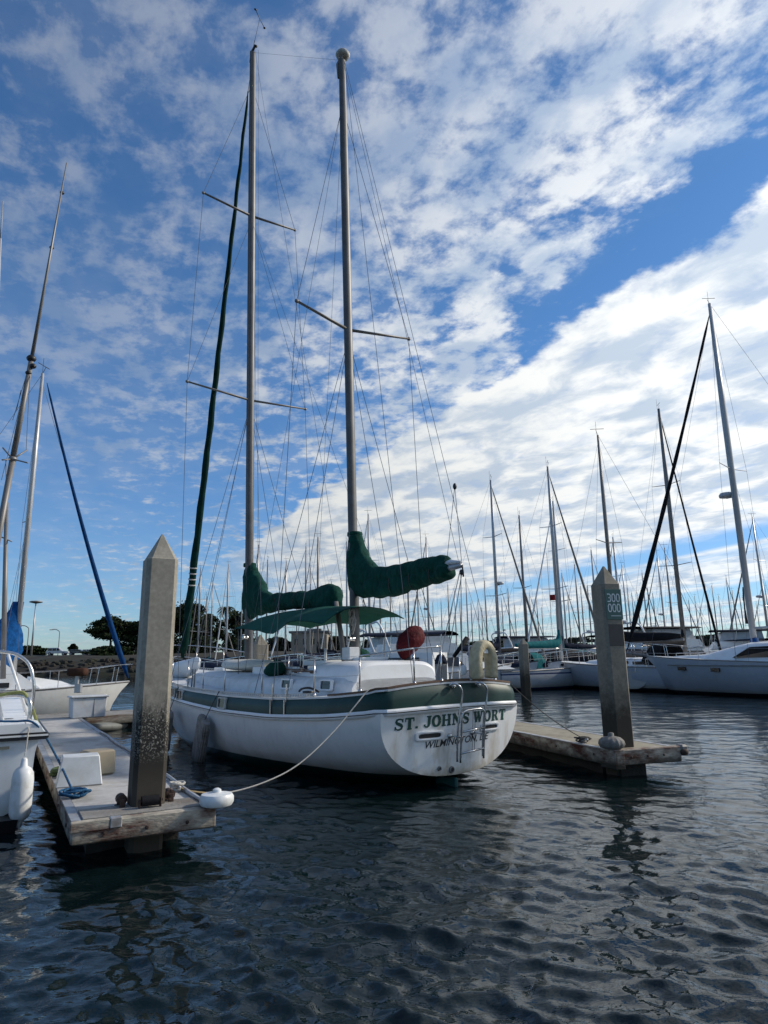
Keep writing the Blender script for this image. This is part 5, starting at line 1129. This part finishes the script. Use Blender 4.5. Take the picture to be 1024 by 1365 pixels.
# white sloop tucked behind the numbered piling, with a draped outboard
H3=P(1078,470,40).z
ob=sailboat('sailboat',10.5,H3,hm_w,'alub','navy','bumpg',2)
put(ob,1078,470,H3,(-.84,-.30),.58*10.5,'sloop mostly outside the right edge whose grey furled sail leans into the picture',Y=42)
# left sloop with blue sail
H4=P(57,498,25.).z
ls=sailboat('sailboat',9.6,H4,hullmat('ivory_hull_paint',(.66,.66,.63),(.01,.012,.02),(.02,.02,.03),grime=.3),'alub',None,None,1,detail=1,dodger=False,windows=False,mr=1.2,boomlen=.3)
put(ls,57,498,H4,(.84,.54),.58*9.6,'ivory sloop with a blue furled jib and a raked cabin berthed behind the left dock',Y=25.)
bowp=Vector((9.55,0,1.45)); tpz=Vector((5.75,0,H4-.35)); N_=24
m=MB(); m.tube([bowp.lerp(tpz,i/N_)-Vector((0,0,.45*4*(i/N_)*(1-i/N_))) for i in range(N_+1)],[.03,.09]+[.105-.068*i/(N_-3) for i in range(N_-2)]+[.012],10); fj=m.build('furled_jib','blued',ls,True)
m=MB(); rows=[]
for i in range(9):
    t=i/8; z=lerp(1.95,4.3,t); a=[.95,1.05,1.05,.95,.75,.5,.3,.2,.17][i]; cx=5.5-[1.0,.95,.85,.7,.5,.3,.15,.05,0][i]
    rows.append([Vector((cx+a*math.cos(q)*(1+.12*math.sin(q*4+i)),.8*a*.45*math.sin(q)*(1+.15*math.sin(q*3+i*2)),z)) for q in[2*PI*j/16 for j in range(16)]])
m.loft(rows,True,True); m.build('sail_cover','blue',ls,True)
m=MB(); m.tube([(5.4,0,2.1),(1.2,0,2.15)],[.24,.16],10); m.build('boom_cover','blue',ls,True)
m=MB(); V=[(2.2,0.95,1.1),(6.4,.8,1.2),(4.9,.7,2.3),(2.2,.8,2.35)]
m.loft([[Vector((x,y,z)) for x,y,z in V],[Vector((x,-y,z)) for x,y,z in V]],True,True); ch_=m.build('raked_cabin','white',ls)
m=MB(); V=[(5.9,.83,1.12),(7.6,.5,1.22),(7.1,.45,1.42),(6.1,.7,1.6)]
m.loft([[Vector((x,y,z)) for x,y,z in V],[Vector((x,-y,z)) for x,y,z in V]],True,True); m.build('fore_cabin','white',ls)
m=MB(); m.box((4.2,-.86,1.95),(1.4,.06,.05)); m.box((4.9,-.86,1.34),(1.0,.08,.17)); m.build('cabin_window','dark',ch_)
m=MB(); 
for x in(2.3,3.3,4.3): m.tube([(x,-.9,1.0),(x,-.85,2.6)],.03,6)
m.build('frame_post','steel',ls)
# covered winch box on that boat's foredeck
q=P(103,905,24.); m=MB(); m.box((q.x,q.y,1.75),(.62,.4,.26),bev=.05); bxo=m.build('covered_box','brownc',None,True,label='brown covered box on a short post in front of the left ivory sloop cabin',cat='box')
m=MB(); m.box((q.x,q.y,1.35),(.1,.1,.6)); m.box((q.x+.1,q.y,1.2),(.16,.16,.3),bev=.02); m.build('post','alub',bxo)
# grey skiff and low float between left dock and walkway
canoe(G(118,972,.12),G(196,957,.12),1.1,.5,'skiff','skiff','small weathered grey skiff lying between the left dock and the main walkway','skiff')
# ------------------------------------------------------------------ power cruisers
def cruiser(L_=10.,canopy='blackc',fly=True,encl=None,cover=None,arch=True,name='motor_cruiser',label='',px=0,Y=40,hdg=(1,0),scale=1.,group='motor cruisers moored among the sailboats'):
    t=thing(name,label,'motor boat',group=group); q=P(px,880,Y); t.location=(q.x,q.y,0); t.rotation_euler=(0,0,math.atan2(hdg[1],hdg[0])); t.scale=(scale,)*3
    Bm=L_*.17; m=MB(); rg=[]
    for u_,b,zr in((0,.92,1.0),(.05,.95,1.0),(.4,1,1.1),(.7,.85,1.35),(.9,.4,1.6),(1,.02,1.75)):
        x=(u_-.5)*L_; zk=interp([(0,-.2),(.8,-.1),(1,1.2)],u_)
        rg.append([Vector((x-(.5*(1-z_/zr) if u_>.95 else 0),y,z_)) for y,z_ in((Bm*b,zr),(Bm*b*.96,zr*.6),(Bm*b*.8,.1+zk*.3),(0,zk),(-Bm*b*.8,.1+zk*.3),(-Bm*b*.96,zr*.6),(-Bm*b,zr))])
    m.loft(rg,closed=False); m.add(rg[0],[tuple(range(7))]); m.build('hull',hm_w,t,True,auto=30)
    m=MB(); m.loft([[Vector((r[0].x,r[0].y*q_,r[0].z+.02)) for q_ in(1,0,-1)] for r in rg],closed=False); m.build('deck','deckw',t)
    m=MB(); m.tube([r[0] for r in rg],.035,5); m.tube([r[-1] for r in rg],.035,5); m.build('rub_rail','black',t)
    def house(x0,x1,z0,z1,w0,w1,rk0,rk1,nm,mm,par=t):
        m=MB(); A=[(x0,z0),(x1,z0),(x1-rk1,z1),(x0+rk0,z1)]
        m.loft([[Vector((x,s_*(w0 if z==z0 else w1),z)) for x,z in A] for s_ in(1,-1)],True,True); return m.build(nm,mm,par)
    if cover:
        m=MB(); rows=[]
        for u_,h_ in((-.48,.5),(-.3,.9),(0,1.15),(.2,.8),(.42,.25)):
            rows.append([Vector((u_*L_+.1*math.sin(j),Bm*.95*(1-max(0,u_)*.9)*math.cos(PI*j/10),1.05+max(0,u_)*.9+h_*math.sin(PI*j/10)*(1+.1*math.sin(j*2.3+u_*9)))) for j in range(11)])
        m.loft(rows,closed=False); m.build('boat_cover',cover,t,True); 
    else:
        h1=house(-.28*L_,.22*L_,1.05,2.25,Bm*.8,Bm*.7,.0,1.1,'cabin','white')
        house(-.22*L_,.10*L_,1.55,2.05,Bm*.83,Bm*.78,.05,.35,'cabin_window','inox',h1)
        house(.1*L_,.42*L_,1.3,1.75,Bm*.62,Bm*.45,0,1.4,'fore_cabin','white')
        if fly:
            h2=house(-.30*L_,.10*L_,2.25,2.85,Bm*.75,Bm*.75,.05,.5,'flybridge','white')
            if encl: house(-.26*L_,.04*L_,2.85,3.6,Bm*.7,Bm*.62,.1,.3,'vinyl_enclosure',encl,h2)
            zt=3.65
        else: zt=3.0
        if canopy:
            m=MB(); m.loft([[Vector((x,Bm*.8*math.cos(PI*j/8)*1.0,zt+.16*math.sin(PI*j/8)+.02*math.sin(x*3))) for j in range(9)] for x in(-.34*L_,-.1*L_,.08*L_)]); m.build('canopy',canopy,t)
            for x in(-.33*L_,-.08*L_,.06*L_):
                for s_ in(1,-1): m=MB(); m.tube([(x,s_*Bm*.78,zt),(x+.3,s_*Bm*.76,2.3 if fly else 1.1)],.022,5); m.build('canopy_post','steel',t)
        if arch:
            m=MB(); m.tube(catrom([(-.3*L_,Bm*.8,2.2),(-.36*L_,Bm*.75,zt+.25),(-.36*L_,0,zt+.4),(-.36*L_,-Bm*.75,zt+.25),(-.3*L_,-Bm*.8,2.2)],5),.06,6); ar=m.build('radar_arch','white',t,True)
            m=MB(); m.lathe((-.36*L_,.2,zt+.42),[(.1,0),(.3,.03),(.3,.15),(.2,.22)],12); m.tube([(-.36*L_,-.5,zt+.4),(-.36*L_,-.5,zt+2.2)],.014,5); m.tube([(-.36*L_,.6,zt+.4),(-.36*L_-.5,.6,zt+2.0)],.014,5); m.build('antenna_cluster','mastw',ar)
    m=MB(); T=[(.1*L_,Bm*.9,2.0),(.3*L_,Bm*.75,2.1),(.44*L_,Bm*.3,2.25),(.5*L_,0,2.3),(.44*L_,-Bm*.3,2.25),(.3*L_,-Bm*.75,2.1),(.1*L_,-Bm*.9,2.0)]
    m.tube(catrom(T,3),.02,5)
    for q_ in T: m.tube([q_,(q_[0]-.05,q_[1],q_[2]-.72)],.016,5)
    m.build('bow_rail','steel',t); return t
cruiser(11,None,True,'clear',label='white flybridge cruiser with a radar arch right of the dark red motor cover',px=582,Y=41,hdg=(.9,.3))
cruiser(9,'navy',False,None,label='white cabin cruiser under a black bimini just right of the mizzen mast',px=515,Y=31,hdg=(-.9,.35),arch=False)
cruiser(12,'blackc',True,'clear',label='flybridge cruiser with a long black canopy and vinyl curtains on the right',px=905,Y=56,hdg=(.95,.3),scale=1.1)
cruiser(11,'navy',True,'clear',label='white enclosed cruiser left of the thick white mast',px=967,Y=60,hdg=(-.9,.3),scale=1.05)
cruiser(10,'navy',False,None,label='low cruiser with a navy canopy at the right edge behind the grey white pilot house',px=1015,Y=58,hdg=(.7,-.7),arch=False)
cruiser(9,None,False,None,cover='navy',label='runabout under a navy cover left of the main mast foot',px=290,Y=40,hdg=(.6,-.8),name='covered_runabout')
cruiser(9,None,False,None,cover='navy',label='runabout under a navy cover between the two masts',px=392,Y=38,hdg=(.6,-.8),name='covered_runabout')
cruiser(9,None,False,None,cover='blackc',label='runabout under a black cover just left of the mizzen mast foot',px=448,Y=37,hdg=(.6,-.8),name='covered_runabout')
cruiser(9,None,False,None,cover='navy',label='runabout under a navy cover behind the horseshoe buoy',px=660,Y=46,hdg=(.8,-.5),name='covered_runabout')
cruiser(9,None,False,None,cover='blackc',label='white bowed runabout under a black cover right behind the numbered piling',px=858,Y=47,hdg=(-.8,-.3),name='covered_runabout')
for args in ((623,44,(.9,-.4),'navy',1.0,'low runabout under a navy cover left of the horseshoe buoy legs'),(742,50,(.85,-.4),'blackc',1.1,'runabout under a black cover right of the weathered far piling'),(775,58,(.85,.4),'teal',1.1,'runabout under a teal cover left of the numbered piling'),(850,52,(.6,-.7),'navy',1.1,'runabout under a navy cover right of the numbered piling'),(340,34,(.6,-.8),'blackc',1.,'runabout under a black cover behind the main mast foot'),(425,33,(.6,-.8),'navy',1.,'runabout under a navy cover right of the dinghy and under the awning')):
    cruiser(9,None,False,None,cover=args[3],label=args[5],px=args[0],Y=args[1],hdg=args[2],name='covered_runabout',scale=args[4])
for px,Y,lab in((720,62,'white flybridge cruiser far behind the weathered far piling'),(548,52,'white flybridge cruiser behind the red motor cover'),(840,64,'white flybridge cruiser behind the foot of the black furled jib')):
    cruiser(11,'navy',True,'clear',label=lab,px=px,Y=Y,hdg=(.9,.3))
# small red flag on the far rigging
q=P(733,797,60); m=MB(); m.loft([[q+Vector((.0+.09*i,.08*math.sin(i*1.1),.28)) for i in range(9)],[q+Vector((.09*i,.08*math.sin(i*1.1+.4),-.22)) for i in range(9)]],closed=False); fo=m.build('flag','red',None,label='small red flag hoisted high between two far masts left of the numbered piling',cat='flag')
m=MB(); m.tube([q+Vector((0,0,4)),q+Vector((0,0,-3.8))],.02,4); m.build('halyard','wire',fo)
# far floating docks with dock clutter
for i,(px,Y,hd_,lab) in enumerate(((700,46,(.84,.54),'low dark dock under the round sterned sailboats on the far side of the fairway'),(500,52,(.95,.3),'low far dock glimpsed behind the stern rail of the ketch'),(930,52,(.9,.4),'far dock behind the bow of the grey white sloop'))):
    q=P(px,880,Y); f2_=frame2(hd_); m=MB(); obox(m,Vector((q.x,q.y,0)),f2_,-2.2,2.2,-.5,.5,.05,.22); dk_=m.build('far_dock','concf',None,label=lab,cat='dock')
# ------------------------------------------------------------------ shore
def shoreY(x): return interp([(-400,128),(-60,128),(-35,134),(-5,150),(40,175),(120,215),(400,260)],x)
m=MB(); X=[-420+6*i for i in range(160)]; prof=[(0,-1.2),(1.5,.3),(4,1.4),(8,2.6),(12,3.4),(16,3.9),(24,4.1),(60,4.2),(500,5),(1800,6)]
rows=[]
for x in X:
    Y0=shoreY(x); row=[]
    for j,(d_,z) in enumerate(prof):
        nn=mnoise.noise(Vector((x*.15,d_*.3,0)))+.5*mnoise.noise(Vector((x*.5,d_*.8,3)))
        row.append(Vector((x+(0 if j>5 else nn*1.2),Y0+d_+(nn*1.5 if 0<j<6 else 0),z+(nn*.7 if 0<j<7 else 0))))
    rows.append(row)
m.loft(rows,closed=False); m.build('shore_bank','rock',None,kind='structure')
m=MB(); rows=[]
for i in range(90):
    x=-900+20*i*1.2; rows.append([Vector((x,520,3)),Vector((x,535,3+5+5*mnoise.noise(Vector((x*.01,0,0)))+3.5*mnoise.noise(Vector((x*.06,5,0))))),Vector((x,700,2))])
m.loft(rows,closed=False); m.build('hills','land',None,kind='structure')
# riprap boulders along the visible left shore
m=MB(); rnd=random.Random(2)
for i in range(420):
    x=rnd.uniform(-75,-20); d_=rnd.uniform(.3,9); r_=rnd.uniform(.35,.9); z=interp(prof,d_); c=Vector((x,shoreY(x)+d_,z)); m.ell(c,(r_,r_*.8,r_*.6),6,4,fn=lambda p:p*(1+.35*mnoise.noise(p*3+c)))
m.build('riprap','rock',None,kind='stuff',label='brown riprap boulders piled on the far left shore bank',cat='rocks')
def leaves(m,c,R,n,sz,rnd,flat=1.):
    for i in range(n):
        d_=Vector((rnd.gauss(0,1),rnd.gauss(0,1),rnd.gauss(0,1))).normalized()*(rnd.random()**.4*(1.35 if rnd.random()<.15 else 1)); p=c+Vector((d_.x*R[0],d_.y*R[1],d_.z*R[2]))
        a=Vector((rnd.gauss(0,1),rnd.gauss(0,1),rnd.gauss(0,.6))).normalized(); b=a.cross(Vector((rnd.gauss(0,1),rnd.gauss(0,1),rnd.gauss(0,1)))).normalized(); s_=sz*rnd.uniform(.5,1.2)
        m.add([p-a*s_,p-b*s_*.6,p+a*s_,p+b*s_*.6],[(0,1,2,3)])
def tree(px,pyt,pyb,Y,wpx,name,label,kind='pine',seed=1,mt='leafd'):
    rnd=random.Random(seed); b=P(px,pyb,Y); tp=P(px,pyt,Y); Ht=tp.z-b.z; Wm=wpx/921*Y; b.z-=.6
    t=thing(name,label,'tree',(b.x,b.y,b.z)); cr=MB(); tk=MB()
    base=.45 if kind=='pine' else .12; nb=60 if kind=='pine' else 70
    tk.tube(catrom([(0,0,0),(.15,0,Ht*.3),(-.1,.1,Ht*.55),(.1,0,Ht*.85)],3),[.34-.26*i/9 for i in range(10)],7)
    for i in range(nb):
        f=rnd.random(); z=lerp(base,.95,f)*Ht
        prof_=(math.sin(PI*(.18+.80*f))**.55) if kind=='pine' else (math.sin(PI*(.1+.86*f**.9))**.5)
        a=rnd.uniform(0,2*PI); r_=Wm/2*prof_*rnd.uniform(.35,.95)
        c=Vector((r_*math.cos(a),r_*math.sin(a),z)); R=(Wm*rnd.uniform(.12,.2),Wm*rnd.uniform(.12,.2),Ht*rnd.uniform(.05,.10))
        leaves(cr,c,R,110,.36,rnd)
        if i%2==0: tk.tube([(0,0,min(z*.8,Ht*.8)),c*.6+Vector((0,0,z*.38)),c],[.14,.09,.03],5)
    cr.build('crown',mt,t); tk.build('trunk','bark',t,True); return t
GT='trees on the far shore'
def tg(o): o['group']=GT
tg(tree(146,819,869,158,62,'umbrella_pine','umbrella shaped dark pine alone at the left of the shoreline trees',seed=2,mt='leafp'))
for px,y0,y1,Y,w_,nm,lab,kd,sd in((180,826,874,160,54,'conifer','dense dark green tree between the umbrella pine and the big piling','bush',3),
 (214,818,874,165,56,'conifer','dense dark tree hidden behind the top half of the big piling','bush',4),
 (246,799,874,160,58,'pine_tree','tall dark pine crossed by the green furled headsail','pine',5),
 (277,816,874,168,44,'pine_tree','lower dark pine between the furled headsail and the palm','pine',6),
 (318,812,874,172,42,'broadleaf_tree','bushy tree just left of the main sail cover, right of the palm','bush',7),
 (262,843,876,158,64,'shrub','broad low dark shrub at the foot of the pines behind the ketch bow','bush',21),
 (150,858,876,150,60,'shrub','low dark shrub on the bank below the umbrella pine','bush',22),
 (322,846,876,160,50,'shrub','low dark shrub between the palm and the main mast','bush',23),
 (370,846,870,176,40,'broadleaf_tree','low tree under the awning left of the tan building','bush',8),
 (452,845,868,178,46,'broadleaf_tree','dark bushy tree right of the tan building','bush',9),
 (500,849,868,190,40,'broadleaf_tree','low bushy tree right of the mizzen mast on the shore','bush',10),
 (40,858,872,185,46,'shrub','low dark shrub on the bank behind the left sloop cabin','bush',11),
 (97,856,871,180,10,'young_tree','small thin tree standing by the parked cars','pine',12),
 (560,852,866,230,60,'broadleaf_tree','far low tree behind the white flybridge cruiser','bush',14),(650,852,866,240,80,'broadleaf_tree','far low tree behind the horseshoe buoy','bush',15),
 (760,848,864,250,90,'broadleaf_tree','far low tree left of the numbered piling','bush',16),(860,846,862,250,70,'broadleaf_tree','far low tree behind the black furled jib foot','bush',17),(960,843,860,250,90,'broadleaf_tree','far low tree behind the enclosed cruiser','bush',18)):
    tg(tree(px,y0,y1,Y,w_,nm,lab,kd,sd))
def palm(px,pyt,pyb,Y,label,seed=1):
    rnd=random.Random(seed); b=P(px,pyb,Y); tp=P(px,pyt,Y); Ht=tp.z-b.z-1.2; t=thing('palm_tree',label,'palm tree',(b.x,b.y,b.z-.5),group=GT)
    m=MB(); m.tube(catrom([(0,0,0),(.2,0,Ht*.4),(.1,.1,Ht)],4),.28,8); m.build('trunk','bark',t,True); fm=MB()
    for i in range(44):
        a=rnd.uniform(0,2*PI); up_=rnd.uniform(-.6,1.2); Lf=rnd.uniform(1.7,2.5); pts=[]
        for j in range(7):
            s_=j/6; pts.append(Vector((.1+math.cos(a)*Lf*s_,.1+math.sin(a)*Lf*s_,Ht+.3+up_*s_*1.6-1.9*s_*s_)))
        sd_=Vector((-math.sin(a),math.cos(a),0))
        for j in range(6):
            for q_ in(0,.5):
                p=pts[j].lerp(pts[j+1],q_); w_=.5*math.sin(PI*(j+q_+.6)/7)
                for sg_ in(1,-1): fm.add([p,p+sd_*sg_*w_+Vector((0,0,-.28))+(pts[j+1]-pts[j])*.5,p+(pts[j+1]-pts[j])*.45],[(0,1,2)])
    fm.build('crown','leafd',t)
palm(300,803,871,165,'palm tree with a shaggy round head left of the green main sail cover',3)
# tan building
def building(px0,px1,py,Y,zb,name,label,mm):
    a=P(px0,py,Y);b=P(px1,py,Y); t=thing(name,label,'building',((a.x+b.x)/2,Y,zb)); Wb=b.x-a.x; Hb=a.z-zb
    m=MB(); m.box((0,0,Hb/2),(Wb,10,Hb)); m.build('wall',mm,t); m=MB(); m.box((0,0,Hb+.25),(Wb+1.2,11,.5)); m.box((Wb*.1,0,Hb+.8),(Wb*.4,4,.7)); m.build('roof','roofg',t)
    for i in range(4): m=MB(); m.box((-Wb*.36+i*Wb*.24,-5.02,Hb*.55),(Wb*.1,.06,Hb*.3)); m.build('window','dark',t)
building(392,438,845,176,4.,'building','flat roofed tan building on the far shore under the awning between the masts','stucco')
building(660,700,853,330,3.,'building','pale low building on the horizon beside the horseshoe buoy','stucco')
# cars
def car(px,Y,mm,label,L_=4.7,suv=True):
    q=P(px,870,Y); t=thing('parked_car',label,'car',(q.x,Y,4.15),rz=.15,group='cars parked on the far shore'); h_=1.75 if suv else 1.4
    m=MB(); S=[(-.5,.45),(-.5,.95),(-.42,1.02),(.22,1.02),(.48,.92),(.5,.5)]; m.loft([[Vector((x*L_,y,z)) for x,z in S] for y in(-.9,.9)],True,True); m.build('body',mm,t)
    m=MB(); S=[(-.46,1.0),(-.40,h_-.08),(-.36,h_),(.06,h_),(.22,1.0)]; m.loft([[Vector((x*L_,y*(1 if z<1.1 else .85),z)) for x,z in S] for y in(-.86,.86)],True,True); c_=m.build('cabin',mm,t)
    for x0,x1 in((-.40,-.22),(-.20,-.02),(.0,.12)):
        m=MB(); m.loft([[Vector((x*L_,y,z)) for x,z in((x0,1.08),(x1,1.08),(x1-.02,h_-.15),(x0+.01,h_-.15))] for y in(-.88,.88)],True,True); m.build('window','dark',c_)
    for x in(-.32,.32):
        for y in(-.86,.86): m=MB(); m.lathe((x*L_,y,.36),[(.36,-.1),(.36,.1)],14,axis=(0,1,0)); w_=m.build('wheel','black',t); m=MB(); m.lathe((x*L_,y*1.13,.36),[(.2,-.02),(.2,.02)],10,axis=(0,1,0)); m.build('rim','alub',w_)
car(77,160,'carw','white four wheel drive parked on the far bank left of the small tree'); car(105,165,'carg','dark grey car parked on the far bank right of the small tree',suv=False); car(122,167,'carw','white low car parked beside the umbrella pine',suv=False)
# lamps
def lamp(px,pyt,Y,label,kind):
    q=P(px,pyt,Y); t=thing('street_lamp',label,'street lamp',(q.x,Y,4.)); Hh=q.z-4; m=MB()
    if kind=='disc':
        m.tube([(0,0,0),(0,0,Hh)],[.22,.12],8); m.build('pole','alub',t,True); m=MB(); m.lathe((0,0,Hh-.1),[(.2,0),(1.3,.25),(1.4,.4),(1.0,.55),(.1,.65)],16); m.build('lamp_head','alud',t,True)
    else:
        m.tube(catrom([(0,0,0),(0,0,Hh-1.2),(-.25,0,Hh-.4),(-1.0,0,Hh),(-1.9,0,Hh-.02)],4),.09,7); m.build('pole','alud',t,True); m=MB(); m.box((-2.1,0,Hh-.06),(.9,.35,.16),bev=.04); m.build('lamp_head','alud',t)
lamp(48,804,150,'tall light mast with a disc shaped head on the left shore','disc'); lamp(80,839,170,'curved arm street lamp beside the parked cars','arm'); lamp(39,834,150,'curved arm street lamp left of the disc headed light mast','arm')
for px,Y in((118,129),(131,130),): pass
